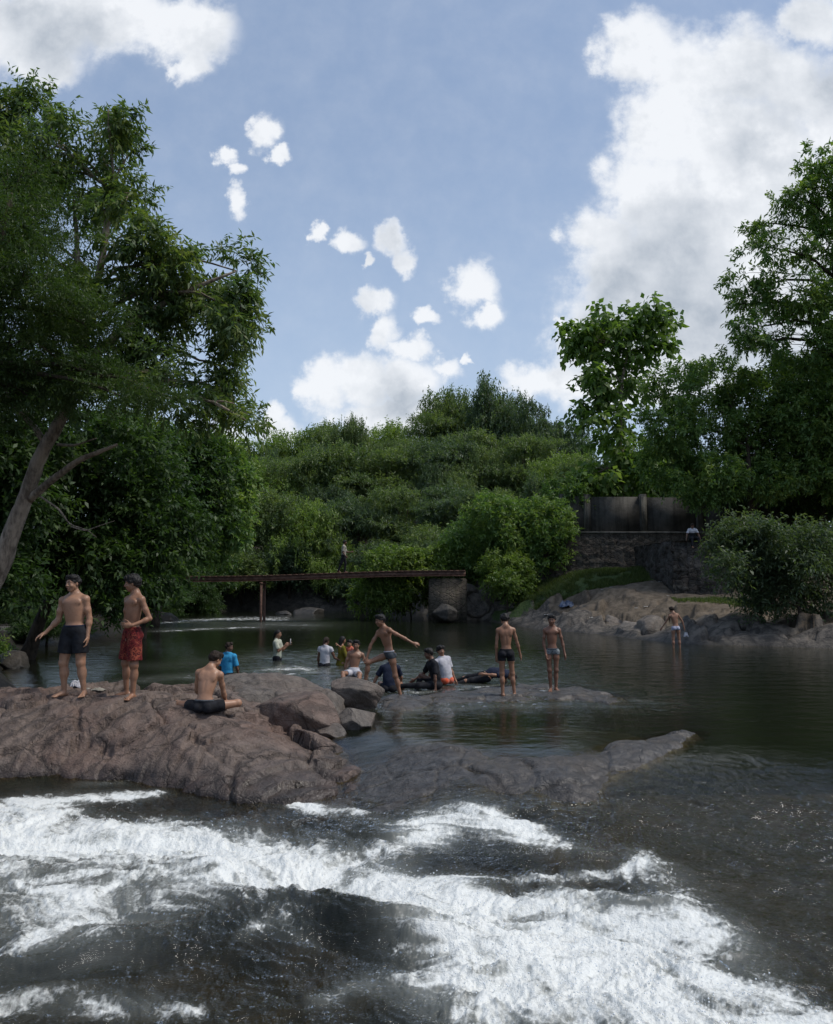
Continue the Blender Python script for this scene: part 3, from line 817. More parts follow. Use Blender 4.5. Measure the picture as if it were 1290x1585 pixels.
# ------------------------------------------------------------------ vegetation
def leaf_mat(name, c1, c2, c3, rough=0.5, trans=0.38):
    m, nt = new_mat(name)
    t = nt('ShaderNodeAttribute', attribute_name='tint').outputs['Fac']
    rp = nt('ShaderNodeValToRGB')
    e = rp.color_ramp.elements
    e[0].position = 0.0; e[0].color = (*c1, 1)
    e[1].position = 0.55; e[1].color = (*c2, 1)
    e2 = rp.color_ramp.elements.new(1.0); e2.color = (*c3, 1)
    nt.l.new(t, rp.inputs[0])
    p = principled(nt, rp.outputs[0], rough, None, 0.35)
    tl = nt('ShaderNodeBsdfTranslucent', {'Color': nt.mix(1.0, rp.outputs[0], (1.5, 1.7, 0.7), 'MULTIPLY')})
    mx = nt('ShaderNodeMixShader', {0: trans, 1: p, 2: tl.outputs[0]})
    return finish(m, nt, mx.outputs[0])
def bark_mat(name, c1, c2, scale=6):
    m, nt = new_mat(name)
    pos = nt('ShaderNodeTexCoord').outputs['Object']
    n = nt.noise(nt.vmath('MULTIPLY', pos, (1, 1, 0.3)), scale * 2.5, 6, 0.65)
    n2 = nt.noise(pos, scale * .35, 4, 0.6)
    c = nt.mix(nt.ss(n.outputs['Fac'], .35, .65), c1, c2)
    c = nt.mix(nt.math('MULTIPLY', nt.ss(n2.outputs['Fac'], .5, .65), .5), c, tuple(min(1, x * 1.5) for x in c2))
    return finish(m, nt, principled(nt, c, 0.85, bump(nt, n.outputs['Fac'], .9, .03), .2))
def norm(v): return v / (np.linalg.norm(v, axis=-1, keepdims=True) + 1e-9)
def leaves(P, D, U, L, Wd, fold=0.15):
    """P base, D direction, U rough normal, L length, Wd half width -> quads"""
    D = norm(D); S = norm(np.cross(D, U)); N = np.cross(S, D)
    L = L[:, None]; Wd = Wd[:, None]
    a = P; b = P + D * L * 0.42 + S * Wd + N * Wd * fold * 2; c = P + D * L - N * L * 0.10; d = P + D * L * 0.42 - S * Wd + N * Wd * fold * 2
    co = np.stack([a, b, c, d], 1).reshape(-1, 3)
    return co
def foliage(rg, blobs, clumps, twigs, lpt, leaf, aspect=0.3, twig=0.5, clump_r=0.5, droop=0.3, up=0.3, shell=0.45, flat=1.0, gap=0.0):
    """blobs: list of (x,y,z,rx,ry,rz). returns co, faces, tint, clump centres"""
    B = np.array(blobs, float)
    wt = (B[:, 3] * B[:, 5] + B[:, 4] * B[:, 5] + B[:, 3] * B[:, 4]); wt /= wt.sum()
    bi = rg.choice(len(B), clumps, p=wt)
    dr = norm(rg.normal(size=(clumps, 3)))
    rad = shell + (1 - shell) * rg.random(clumps) ** 0.6
    C = B[bi, :3] + dr * rad[:, None] * B[bi, 3:6]
    if gap > 0:
        q = C * 0.9
        k = fbm(q[:, 0] + q[:, 1] * .6 + 7, q[:, 2] - q[:, 1] * .4 + 3, 2, int(rg.integers(1000))) + rg.normal(size=clumps) * .12 > -0.35 + gap
        C, bi, dr = C[k], bi[k], dr[k]
    nC = len(C)
    cs = rg.lognormal(0, 0.28, nC)
    ctint = rg.normal(0, .13, nC)
    ti = rg.integers(0, nC, nC * twigs)
    n = len(ti)
    off = norm(rg.normal(size=(n, 3)) * [1, 1, flat]) * (rg.random(n) ** .5)[:, None] * (clump_r * cs[ti])[:, None]
    off[:, 2] *= flat
    T0 = C[ti] + off * 0.55
    TD = norm(norm(off) * 0.9 + dr[ti] * 0.6 + rg.normal(size=(n, 3)) * .35 + np.array([0, 0, up]))
    tl = twig * rg.uniform(.6, 1.25, n)
    s = np.linspace(0.1, 1.0, lpt)
    k = np.arange(lpt)
    pos = T0[:, None] + TD[:, None] * (tl[:, None] * s)[..., None] - np.array([0, 0, 1.]) * (droop * 0.5 * tl[:, None] * s ** 2)[..., None]
    side = norm(np.cross(TD, rg.normal(size=(n, 3))))
    sgn = np.where(k % 2 == 0, 1.0, -1.0)
    ld = TD[:, None] * 0.55 + side[:, None] * sgn[None, :, None] * 0.8 + rg.normal(size=(n, lpt, 3)) * .35 + np.array([0, 0, -droop])
    up_ = rg.normal(size=(n, lpt, 3)) * 0.55 + np.array([0, 0, 1.0])
    LL = leaf * rg.uniform(.65, 1.3, (n, lpt))
    co = leaves(pos.reshape(-1, 3), ld.reshape(-1, 3), up_.reshape(-1, 3), LL.ravel(), LL.ravel() * aspect * .5)
    tint = np.clip(0.45 + ctint[ti][:, None] + rg.normal(0, .16, (n, lpt)) + (s * .18)[None], 0, 1)
    tint = np.repeat(tint.ravel(), 4)
    m = len(co) // 4
    f = np.arange(m * 4).reshape(-1, 4)
    return co, f, tint, C
def leaf_obj(name, co, f, tint, mat, parent, origin):
    me = bpy.data.meshes.new(name)
    co = np.ascontiguousarray(co - np.array(origin), np.float32)
    nf = len(f)
    me.vertices.add(len(co)); me.loops.add(nf * 4); me.polygons.add(nf)
    me.vertices.foreach_set('co', co.ravel())
    me.loops.foreach_set('vertex_index', f.ravel().astype(np.int32))
    me.polygons.foreach_set('loop_start', (np.arange(nf) * 4).astype(np.int32))
    me.polygons.foreach_set('loop_total', np.full(nf, 4, np.int32))
    a = me.attributes.new('tint', 'FLOAT', 'POINT'); a.data.foreach_set('value', tint.astype(np.float32))
    me.materials.append(mat)
    me.update(calc_edges=True)
    return link(name, me, parent)
def limb(acc, p0, p1, r0, r1, rg, sag=0.15, n=7, sides=6):
    p0 = np.array(p0, float); p1 = np.array(p1, float)
    t = np.linspace(0, 1, n)[:, None]
    L = np.linalg.norm(p1 - p0)
    w = np.cumsum(rg.normal(size=(n, 3)), 0) * L * 0.022
    w = w - t * w[-1]
    P = p0 + (p1 - p0) * t + w + np.array([0, 0, 1]) * (np.sin(t * math.pi) * sag * L * .5)
    acc.tube(P, r0 + (r1 - r0) * t[:, 0] ** .8, sides)
    return P
def tree(name, label, cat, base, trunk, blobs, lmat, bmat, seed=0, r0=0.2, r1=0.06, branch_from=0.5, twiglets=60, group=None, nleaf=dict(), limbs=()):
    """trunk: world path from base; blobs: world ellipsoids"""
    rg = np.random.default_rng(seed)
    root = empty(name, base, label, cat, group)
    co, f, tint, C = foliage(rg, blobs, **nleaf)
    leaf_obj('crown', co, f, tint, lmat, root, base)
    a = Acc()
    T = np.array(trunk, float)
    # densify trunk
    tt = np.linspace(0, len(T) - 1, (len(T) - 1) * 5 + 1)
    T2 = np.stack([np.interp(tt, np.arange(len(T)), T[:, i]) for i in range(3)], -1)
    for _ in range(3): T2[1:-1] = (T2[:-2] + T2[2:] + 2 * T2[1:-1]) / 4
    rad = r0 + (r1 - r0) * np.linspace(0, 1, len(T2)) ** .8
    rad[:3] *= [1.35, 1.15, 1.05]
    a.tube(T2, rad, 12, wob=.04, seed=seed)
    B = np.array(blobs, float)
    ends = []
    for b in B:
        c = b[:3]
        d = np.linalg.norm(T2 - (c - [0, 0, b[5] * .8]), axis=1)
        i = int(np.clip(np.argmin(d), int(len(T2) * branch_from), len(T2) - 1))
        rr = rad[i] * 0.6
        P = limb(a, T2[i], c, rr, max(.008, rr * .35), rg)
        ends.append((P, b, rr))
    pick = rg.choice(len(C), min(len(C), twiglets), replace=False)
    for j in pick:
        k = int(np.argmin(((B[:, :3] - C[j]) ** 2).sum(1)))
        P, b, rr = ends[k]
        i = int(rg.integers(2, len(P)))
        limb(a, P[i], C[j], max(.006, rr * .32), .004, rg, n=5, sides=4)
    for pts, ra, rb in limbs:
        P = np.array(pts, float)
        t2 = np.linspace(0, len(P) - 1, (len(P) - 1) * 4 + 1)
        P = np.stack([np.interp(t2, np.arange(len(P)), P[:, i]) for i in range(3)], -1)
        P[1:-1] = (P[:-2] + P[2:] + 2 * P[1:-1]) / 4
        a.tube(P, np.linspace(ra, rb, len(P)), 8, wob=.05, seed=seed + 3)
    me = a.build('trunk', bmat, root, smooth=True)
    me.data.transform(Matrix.Translation(-Vector(base)))
    return root
def pb(lst, Y, dy=1.0, jit=0.4, seed=0):
    """photo ellipses (px,py,rx,ry[,dY]) -> world ellipsoids standing at distance Y"""
    rg = random.Random(seed)
    out = []
    for e in lst:
        px, py, rx, ry = e[:4]
        y = Y + (e[4] if len(e) > 4 else rg.uniform(-jit, jit))
        c = at(px, py, y)
        s = y / FPX
        out.append((*c, rx * s, (rx + ry) * .5 * s * dy, ry * s))
    return out
def gz(x, y): return float(ground(np.array([[x]]), np.array([[y]]))[0, 0])

BARK = bark_mat('bark_brown', (0.13, 0.10, 0.078), (0.34, 0.27, 0.21))
BARK2 = bark_mat('bark_dark', (0.03, 0.024, 0.018), (0.08, 0.06, 0.045))
L_WILLOW = leaf_mat('leaf_slender', (0.065, 0.110, 0.052), (0.100, 0.152, 0.061), (0.209, 0.242, 0.065))
L_FEATHER = leaf_mat('leaf_feathery', (0.028, 0.053, 0.017), (0.047, 0.082, 0.025), (0.075, 0.106, 0.028))
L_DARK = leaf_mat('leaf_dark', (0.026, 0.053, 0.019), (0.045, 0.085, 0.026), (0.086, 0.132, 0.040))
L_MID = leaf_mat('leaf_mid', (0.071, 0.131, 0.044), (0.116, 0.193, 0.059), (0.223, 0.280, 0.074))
L_YEL = leaf_mat('leaf_yellowish', (0.074, 0.124, 0.030), (0.121, 0.182, 0.043), (0.216, 0.270, 0.068))
L_GREY = leaf_mat('leaf_greygreen', (0.044, 0.073, 0.039), (0.073, 0.107, 0.053), (0.136, 0.166, 0.087))
L_TEAK = leaf_mat('leaf_teak', (0.081, 0.143, 0.039), (0.129, 0.205, 0.054), (0.214, 0.285, 0.081))

L_HILLA = leaf_mat('leaf_hill', (0.077, 0.115, 0.049), (0.117, 0.164, 0.067), (0.192, 0.231, 0.087))
L_HILLB = leaf_mat('leaf_hill_yellow', (0.099, 0.152, 0.040), (0.152, 0.217, 0.058), (0.238, 0.304, 0.090))
L_HILLC = leaf_mat('leaf_hill_grey', (0.054, 0.090, 0.053), (0.086, 0.126, 0.068), (0.143, 0.188, 0.099))
# left big leaning tree with slender leaves
YB = 14.0
bx, by, _ = at(-60, 1010, YB)
base = (bx, YB, gz(bx, YB) - .1)
tr = [base, at(-40, 960, YB), at(4, 870, YB), at(24, 810, YB), at(42, 765, YB), at(62, 705, YB), at(98, 645, YB), at(118, 580, YB), at(135, 500, YB), at(160, 400, YB), at(172, 290, YB)]
bl = pb([(168, 170, 34, 36), (135, 215, 55, 46), (35, 175, 55, 42), (75, 215, 50, 45), (198, 240, 36, 44), (205, 300, 36, 46), (20, 240, 70, 60), (120, 300, 80, 60), (190, 365, 55, 44), (235, 405, 50, 42), (90, 380, 90, 70),
         (300, 430, 55, 42), (368, 420, 28, 34), (375, 480, 26, 44), (330, 480, 50, 52), (250, 490, 75, 60), (160, 480, 90, 60), (330, 560, 42, 48), (355, 610, 28, 40), (380, 650, 20, 32), (280, 590, 60, 48), (330, 640, 26, 22), (210, 580, 80, 60),
         (110, 570, 90, 60), (-30, 330, 90, 120), (-60, 520, 110, 130)], YB, 1.0, .7, 1)
limbs = [([at(44, 775, YB), at(78, 745, YB - .2), at(122, 712, YB - .4), at(160, 697, YB - .5), at(182, 688, YB - .5)], .075, .025),
         ([at(62, 768, YB - .1), at(92, 788, YB - .4), at(108, 812, YB - .5), at(135, 820, YB - .6), at(150, 832, YB - .6)], .018, .006),
         ([at(110, 815, YB - .5), at(132, 822, YB - .6), at(160, 812, YB - .7), at(178, 806, YB - .7)], .012, .004),
         ([at(90, 688, YB), at(115, 690, YB - .3), at(150, 678, YB - .4)], .03, .01),
         ([at(120, 590, YB), at(118, 480, YB + .2), at(120, 380, YB + .3), at(115, 310, YB + .3)], .08, .03),
         ([at(125, 570, YB), at(200, 500, YB - .2), at(290, 450, YB - .3), at(365, 420, YB - .3)], .09, .02)]
tree('leaning_tree', 'tall slender-leaved tree leaning in from the left edge on a forked grey trunk', 'tree', base, tr, bl, L_WILLOW, BARK, 3, .20, .05, .45, 170, None,
     dict(clumps=560, twigs=15, lpt=11, leaf=.135, aspect=.30, twig=.34, clump_r=.25, droop=.55, up=.2, shell=.25, gap=.24), limbs)
# dark feathery tree in front of it
YF = 11.6
bx, by, _ = at(-190, 1010, YF)
base = (bx, YF, gz(bx, YF) - .1)
tr = [base, at(-180, 900, YF), at(-120, 760, YF), at(-60, 600, YF), at(-20, 450, YF), at(20, 300, YF)]
bl = pb([(10, 290, 60, 60), (50, 350, 70, 70), (-40, 400, 120, 120), (70, 440, 80, 60), (130, 500, 60, 40), (40, 540, 100, 70), (110, 575, 80, 40), (185, 612, 60, 26), (-80, 620, 100, 110), (30, 600, 60, 40), (240, 606, 40, 20)], YF, .8, .5, 2)
tree('feathery_tree', 'dark feathery tree with tiny leaflets at the left edge, before the leaning tree', 'tree', base, tr, bl, L_FEATHER, BARK2, 4, .2, .04, .3, 80, None,
     dict(clumps=520, twigs=17, lpt=13, leaf=.062, aspect=.26, twig=.34, clump_r=.28, droop=.12, up=.0, shell=.2, flat=.35))
# dark trees over the left bank
def simple_tree(name, label, Y, blobs, mat, seed, nleaf, basepx=None, r0=.12, group=None, cat='tree', bark=None, dy=1.0, jit=.8, twiglets=40):
    B = pb(blobs, Y, dy, jit, seed)
    if basepx is None:
        bx = sum(b[0] for b in B) / len(B)
    else: bx = at(basepx, 900, Y)[0]
    z0 = gz(bx, Y)
    zc = sum(b[2] for b in B) / len(B)
    base = (bx, Y, z0 - .1)
    top = (sum(b[0] for b in B) / len(B), Y, zc)
    tr = [base, (bx * .7 + top[0] * .3, Y + .1, z0 + (zc - z0) * .45), top]
    return tree(name, label, cat, base, tr, B, mat, bark or BARK2, seed, r0, r0 * .35, .3, twiglets, group, nleaf)
G_L = 'dense trees over the left bank'
D_L = dict(clumps=380, twigs=13, lpt=8, leaf=.17, aspect=.42, twig=.45, clump_r=.5, droop=.35, up=.1, shell=.35)
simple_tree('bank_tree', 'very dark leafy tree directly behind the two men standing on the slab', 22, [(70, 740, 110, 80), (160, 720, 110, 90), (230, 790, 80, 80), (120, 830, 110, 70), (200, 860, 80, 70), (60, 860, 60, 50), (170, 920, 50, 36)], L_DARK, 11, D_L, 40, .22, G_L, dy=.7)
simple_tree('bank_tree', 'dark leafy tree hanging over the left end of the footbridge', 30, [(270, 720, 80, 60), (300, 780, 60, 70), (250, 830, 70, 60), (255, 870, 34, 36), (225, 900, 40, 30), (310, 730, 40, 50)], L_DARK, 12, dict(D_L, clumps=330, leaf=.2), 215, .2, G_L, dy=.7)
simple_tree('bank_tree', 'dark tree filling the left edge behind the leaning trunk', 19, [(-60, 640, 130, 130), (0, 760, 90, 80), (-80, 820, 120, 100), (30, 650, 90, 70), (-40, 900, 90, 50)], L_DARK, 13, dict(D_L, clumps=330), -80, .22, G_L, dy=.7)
simple_tree('bank_tree', 'lighter green tree rising over the left bank beyond the dark leafy trees', 38, [(300, 690, 70, 30), (270, 740, 70, 60), (345, 740, 50, 60), (320, 810, 50, 60), (190, 700, 90, 60), (355, 800, 34, 50)], L_MID, 14, dict(D_L, clumps=420, leaf=.24), 240, .2, G_L, dy=.7)
simple_tree('shrub', 'small green shrub at the left edge beside the river', 20.5, [(-12, 1012, 26, 20), (-40, 1000, 40, 30)], L_MID, 15, dict(clumps=60, twigs=8, lpt=6, leaf=.10, aspect=.4, twig=.22, clump_r=.2, droop=.2), None, .02, None, 'shrub', twiglets=8)

# the wooded slope in the middle: prototypes copied with their parts
def proto(name, mat, seed, kind):
    rg = np.random.default_rng(seed)
    root = bpy.data.objects.new(name, None)
    B = []
    if kind == 'round':
        for i in range(9):
            a = rg.uniform(0, 6.28); r = rg.uniform(0, .62); z = rg.uniform(.35, .8)
            B.append((math.cos(a) * r * .8, math.sin(a) * r * .8, z, .34, .34, .22))
        B.append((0, 0, .82, .3, .3, .16))
        kw = dict(clumps=250, twigs=12, lpt=8, leaf=.045, aspect=.40, twig=.13, clump_r=.10, droop=.2, up=.45, shell=.3)
    elif kind == 'spire':
        for i in range(8):
            z = .25 + i * .09
            B.append((rg.normal() * .06, rg.normal() * .06, z, .30 - i * .028, .30 - i * .028, .12))
        kw = dict(clumps=190, twigs=12, lpt=8, leaf=.042, aspect=.34, twig=.085, clump_r=.09, droop=.1, up=.7, shell=.35)
    elif kind == 'layered':
        for i in range(11):
            a = rg.uniform(0, 6.28); r = rg.uniform(.1, .6); z = rg.uniform(.25, .9)
            B.append((math.cos(a) * r * (1.1 - z * .6), math.sin(a) * r * (1.1 - z * .6), z, .36, .36, .10))
        kw = dict(clumps=240, twigs=13, lpt=9, leaf=.040, aspect=.32, twig=.11, clump_r=.12, droop=.15, up=.1, shell=.3, flat=.4)
    else:   # airy
        for i in range(9):
            a = rg.uniform(0, 6.28); r = rg.uniform(.15, .55); z = rg.uniform(.45, .9)
            B.append((math.cos(a) * r, math.sin(a) * r, z, .22, .22, .09))
        kw = dict(clumps=120, twigs=11, lpt=8, leaf=.045, aspect=.4, twig=.08, clump_r=.09, droop=.2, up=.2, shell=.3, flat=.7)
    co, f, tint, C = foliage(rg, B, **kw)
    leaf_obj('crown', co, f, tint, mat, root, (0, 0, 0))
    a = Acc()
    T = np.array([(0, 0, -.05), (.02, .01, .2), (-.01, .02, .45), (.02, 0, .7)])
    a.tube(T, [.03, .022, .015, .006], 7)
    for b in B: limb(a, T[1] * .5 + T[2] * .5, b[:3], .011, .003, rg, n=5, sides=5)
    a.build('trunk', BARK2, root, True)
    return root
PROTO = {'round': proto('hill_tree', L_HILLA, 31, 'round'), 'round2': proto('hill_tree', L_HILLB, 32, 'round'), 'layered': proto('hill_tree', L_HILLA, 33, 'layered'), 'dark': proto('hill_tree', L_HILLC, 34, 'layered'),
         'spire': proto('hill_tree', L_HILLA, 35, 'spire'), 'airy': proto('hill_tree', L_HILLC, 36, 'airy'), 'shade': proto('hill_tree', L_DARK, 38, 'layered'), 'rdark': proto('hill_tree', L_HILLC, 37, 'round')}
_n = [0]
def hill(kind, px, pytop, Y, w, label, name='hill_tree', group='trees massed on the slope beyond the footbridge', cat='tree', sink=0.0):
    src = PROTO[kind]
    X = at(px, pytop, Y)[0]
    zt = at(px, pytop, Y)[2]
    z0 = gz(X, Y) - sink
    H = max(1.0, zt - z0)
    root = src.copy(); COL.objects.link(root); root.name = name
    root.location = (X, Y, z0)
    wm = w * Y / FPX / 2 / .85 * 1.35
    if kind != 'spire' and H > 2.6 * wm:
        z0 += H - 2.6 * wm; H = 2.6 * wm
    root.scale = (wm, wm, H / 1.07)
    rr = random.Random(_n[0] * 7 + 3); _n[0] += 1
    root.rotation_euler = (0, 0, rr.uniform(0, 6.28))
    for c in src.children:
        k = c.copy(); COL.objects.link(k); k.parent = root
    return tag(root, label, cat, group)
PROTO_LIST = list(PROTO.values())
rows = [
 ('round2', 375, 686, 76, 120, 'pale tree on the skyline nearest the leaning tree'), ('round2', 440, 668, 78, 120, 'yellow-green round tree on the skyline above the bridge post'),
 ('round', 547, 648, 74, 70, 'small round tree poking up from the skyline'), ('round', 500, 660, 80, 120, 'green round tree on the skyline left of the small round one'),
 ('round2', 600, 650, 80, 120, 'yellow-green tree on the skyline right of the small round one'), ('layered', 655, 624, 76, 140, 'feathery green tree on the rising skyline'),
 ('round', 705, 606, 78, 110, 'round tree just left of the highest treetop'), ('rdark', 765, 588, 74, 110, 'highest treetop of the slope, dark grey-green'),
 ('airy', 848, 606, 70, 90, 'small flat-topped tree against the cloud beside the big-leaved tree'), ('airy', 905, 640, 66, 80, 'thin scraggly tree left of the big-leaved tree'),
 ('round', 340, 715, 64, 110, 'tree on the slope just right of the lighter left-bank tree'), ('round2', 400, 705, 66, 130, 'yellowish tree on the slope above the bridge post'),
 ('layered', 465, 700, 66, 140, 'layered tree halfway up the slope above the bridge post'), ('round', 530, 690, 66, 130, 'round tree on the slope below the small round one'),
 ('layered', 600, 682, 66, 150, 'broad layered tree in the middle of the slope'), ('dark', 675, 668, 66, 150, 'dark layered tree right of the slope centre'),
 ('layered', 745, 650, 66, 140, 'layered tree under the highest treetop'), ('layered', 810, 660, 64, 120, 'soft green tree sloping down behind the creeper'), ('round2', 870, 700, 60, 100, 'yellow-green tree behind the top of the wall'),
 ('rdark', 345, 780, 58, 100, 'low grey-green tree above the left half of the bridge'), ('round', 410, 760, 58, 120, 'round green tree above the bridge post'), ('round2', 480, 772, 57, 110, 'low yellowish tree left of the walker on the bridge'),
 ('dark', 555, 750, 58, 130, 'dark layered tree above the walker on the bridge'), ('layered', 630, 742, 58, 140, 'layered tree right of the walker on the bridge'), ('dark', 705, 735, 57, 140, 'dark layered tree above the bridge abutment'),
 ('layered', 780, 745, 54, 130, 'layered tree behind the creeper-covered bushes'), ('rdark', 845, 735, 52, 100, 'grey-green tree at the left end of the wall'),
 ('round', 375, 850, 55.8, 110, 'round bush overhanging the far water left of the bridge post'), ('rdark', 450, 835, 56, 110, 'grey-green bush overhanging the far water right of the bridge post'),
 ('round2', 520, 830, 56, 90, 'yellowish bush behind the walker on the bridge'), ('dark', 585, 825, 55, 110, 'dark bush behind the bridge right of the walker'), ('round', 655, 815, 52, 110, 'round bush behind the right end of the bridge'),
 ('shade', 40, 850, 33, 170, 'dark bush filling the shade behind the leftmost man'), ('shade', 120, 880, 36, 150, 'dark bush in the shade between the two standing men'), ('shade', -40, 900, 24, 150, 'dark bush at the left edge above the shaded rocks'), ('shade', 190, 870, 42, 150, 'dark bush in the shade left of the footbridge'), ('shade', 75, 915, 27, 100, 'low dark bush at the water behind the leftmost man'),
 ('round', 905, 712, 52, 110, 'green bush behind the left half of the panel wall'), ('rdark', 965, 690, 53, 120, 'grey-green bush behind the trunk of the big-leaved tree'), ('round', 1030, 680, 52, 120, 'green bush between the big-leaved tree and the spreading tree'), ('dark', 1100, 700, 54, 130, 'dark bush glimpsed behind the spreading tree'), ('dark', 1200, 690, 54, 140, 'dark bush low behind the tree at the right edge'),
 ('dark', 1360, 640, 46, 260, 'dark tree continuing the wood past the right edge'), ('round', 1480, 660, 42, 240, 'green tree farther past the right edge'), ('dark', 1600, 680, 38, 240, 'dark tree farthest past the right edge'),
 ('shade', 130, 800, 50, 190, 'added broad dark tree far behind the standing men, blocking sky mirrored in the water'), ('shade', 215, 785, 55, 190, 'added broad dark tree beyond the far rapids, blocking sky mirrored in the water'), ('shade', 290, 795, 53, 150, 'broad dark tree behind the left end of the footbridge'),  # trees added to close a sky gap the left water mirrored
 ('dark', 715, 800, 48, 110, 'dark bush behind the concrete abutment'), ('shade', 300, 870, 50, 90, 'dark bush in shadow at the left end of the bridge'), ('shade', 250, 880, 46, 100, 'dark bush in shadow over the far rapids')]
_rg = random.Random(77)
kinds = ['round', 'round2', 'layered', 'rdark', 'layered', 'dark', 'airy', 'spire']
skyl = [(335, 700), (400, 684), (470, 668), (540, 652), (600, 645), (650, 630), (700, 612), (785, 596), (810, 640), (870, 660)]
for i in range(26):
    px_ = 345 + 21 * i + _rg.uniform(-12, 12)
    t_ = _rg.random()
    top_ = float(np.interp(px_, [a for a, b in skyl], [b for a, b in skyl])) + 12 + t_ * 110
    k_ = kinds[_rg.randrange(7)]
    wd_ = {'spire': 46, 'airy': 70}.get(k_, _rg.uniform(55, 95))
    rows.append((k_, px_, top_, 73 - t_ * 14, wd_, '%s tree %s the wooded slope, %s' % ({'round': 'small round green', 'round2': 'small yellow-green', 'layered': 'small layered', 'rdark': 'small grey-green', 'dark': 'small dark layered', 'airy': 'thin open-crowned', 'spire': 'thin pointed'}[k_], 'high on' if t_ < .33 else ('halfway up' if t_ < .66 else 'low on'),
                 ('above the left end of the bridge', 'above the bridge post', 'left of the walker', 'above the walker', 'right of the walker', 'above the bridge abutment', 'behind the creeper bushes')[min(6, int((px_ - 340) / 80))])))
_seen = {}
for i_, r in enumerate(rows): _seen.setdefault(r[5], []).append(i_)
for lab_, ids_ in _seen.items():
    if len(ids_) > 1:
        ids_.sort(key=lambda q_: rows[q_][1])
        for n_, q_ in enumerate(ids_):
            w_ = ('leftmost' if n_ == 0 else 'rightmost') if n_ in (0, len(ids_) - 1) else 'middle'
            rows[q_] = rows[q_][:5] + (w_ + ' ' + lab_,)
for r in rows: hill(*r)
G_B = 'bushes along the right bank'
D_B = dict(clumps=230, twigs=12, lpt=8, leaf=.20, aspect=.40, twig=.42, clump_r=.42, droop=.3, up=.15, shell=.4)
simple_tree('bush', 'bright leafy bush trailing to the water under the right end of the bridge', 43.5, [(600, 905, 44, 34), (570, 925, 26, 22), (640, 915, 30, 30), (650, 880, 44, 22), (610, 870, 44, 22), (690, 868, 34, 24)], L_YEL, 21, dict(D_B, clumps=240), 640, .06, G_B, 'bush')
simple_tree('bush', 'big creeper-covered bush left of the wall', 43.5, [(730, 850, 44, 44), (790, 820, 50, 44), (845, 810, 46, 44), (880, 765, 40, 24), (820, 860, 44, 34), (760, 800, 44, 34), (865, 850, 24, 26)], L_MID, 22, dict(D_B, clumps=420), 800, .08, G_B, 'bush')
simple_tree('bush', 'pale green rounded bush growing out of the bank boulders', 40.6, [(785, 876, 34, 26), (768, 892, 26, 24), (802, 896, 28, 26), (785, 900, 20, 16)], L_YEL, 23, dict(D_B, clumps=150, leaf=.16), 785, .05, G_B, 'bush')
simple_tree('bush', 'wide grey-green bush hanging over the right bank rocks', 28, [(1122, 846, 24, 26), (1150, 826, 26, 20), (1192, 828, 22, 14), (1222, 842, 26, 18), (1262, 838, 20, 18), (1180, 865, 44, 26), (1130, 880, 24, 16), (1165, 900, 34, 22), (1240, 880, 44, 28), (1215, 915, 40, 20), (1290, 880, 36, 36), (1310, 840, 26, 20), (1172, 938, 12, 22), (1260, 930, 34, 16), (1205, 940, 20, 12)], L_GREY, 24, dict(D_B, clumps=330, leaf=.16, aspect=.34, twig=.6, clump_r=.22, shell=.1, up=.35), 1240, .07, G_B, 'bush')
# trees behind the wall on the right
YT = 45
zT = gz(at(962, 790, YT)[0], YT)
b0 = at(962, 790, YT); base = (b0[0], YT, zT - .1)
tr = [base, at(963, 740, YT), at(960, 660, YT), at(963, 580, YT), at(985, 500, YT)]
bl = pb([(1000, 478, 34, 20), (955, 500, 56, 22), (890, 518, 26, 14), (1028, 512, 22, 24), (925, 530, 50, 20), (985, 540, 44, 26), (945, 575, 40, 24), (915, 600, 24, 18), (985, 600, 24, 18), (930, 650, 40, 30), (965, 690, 44, 34), (930, 730, 40, 30), (1000, 730, 30, 26)], YT, 1.0, .5, 5)
tree('big_leaved_tree', 'slender tree with big drooping leaves standing against the large cloud', 'tree', base, tr, bl, L_TEAK, BARK, 6, .16, .05, .3, 50, None,
     dict(clumps=190, twigs=7, lpt=5, leaf=.42, aspect=.62, twig=.75, clump_r=.42, droop=.75, up=.3, shell=.45))
YR = 37
base = (at(1340, 900, YR)[0], YR + 2, gz(at(1340, 900, YR)[0], YR + 2) - .1)
tr = [base, at(1338, 800, YR + 2), at(1325, 650, YR + 1), at(1300, 500, YR), at(1290, 380, YR), at(1290, 300, YR)]
bl = pb([(1272, 262, 34, 34), (1250, 310, 50, 30), (1185, 345, 30, 20), (1205, 385, 50, 36), (1270, 380, 50, 50), (1165, 440, 44, 30), (1230, 450, 60, 40), (1150, 470, 30, 20), (1180, 505, 50, 30), (1250, 530, 60, 40), (1160, 540, 30, 20),
         (1330, 300, 70, 70), (1340, 450, 80, 90), (1330, 580, 80, 60)], YR, 1.0, .9, 7)
tree('tall_tree', 'tall dark tree at the right edge rising high against the cloud', 'tree', base, tr, bl, L_MID, BARK2, 8, .35, .08, .3, 140, None,
     dict(clumps=460, twigs=11, lpt=9, leaf=.25, aspect=.34, twig=.5, clump_r=.40, droop=.45, up=.15, shell=.3, gap=.16))
simple_tree('spreading_tree', 'broad dense tree spreading over the wall on the right', 38.5, [(1050, 600, 46, 34), (1110, 590, 50, 34), (1180, 600, 60, 40), (1040, 660, 50, 44), (1110, 670, 70, 50), (1030, 720, 44, 36), (1090, 740, 60, 36), (1190, 680, 70, 56), (1270, 650, 70, 60), (1180, 745, 60, 26), (1270, 730, 70, 34), (1340, 690, 70, 80)],
            L_MID, 25, dict(D_B, clumps=900, leaf=.20, twigs=13), 1170, .25, None, jit=1.2)
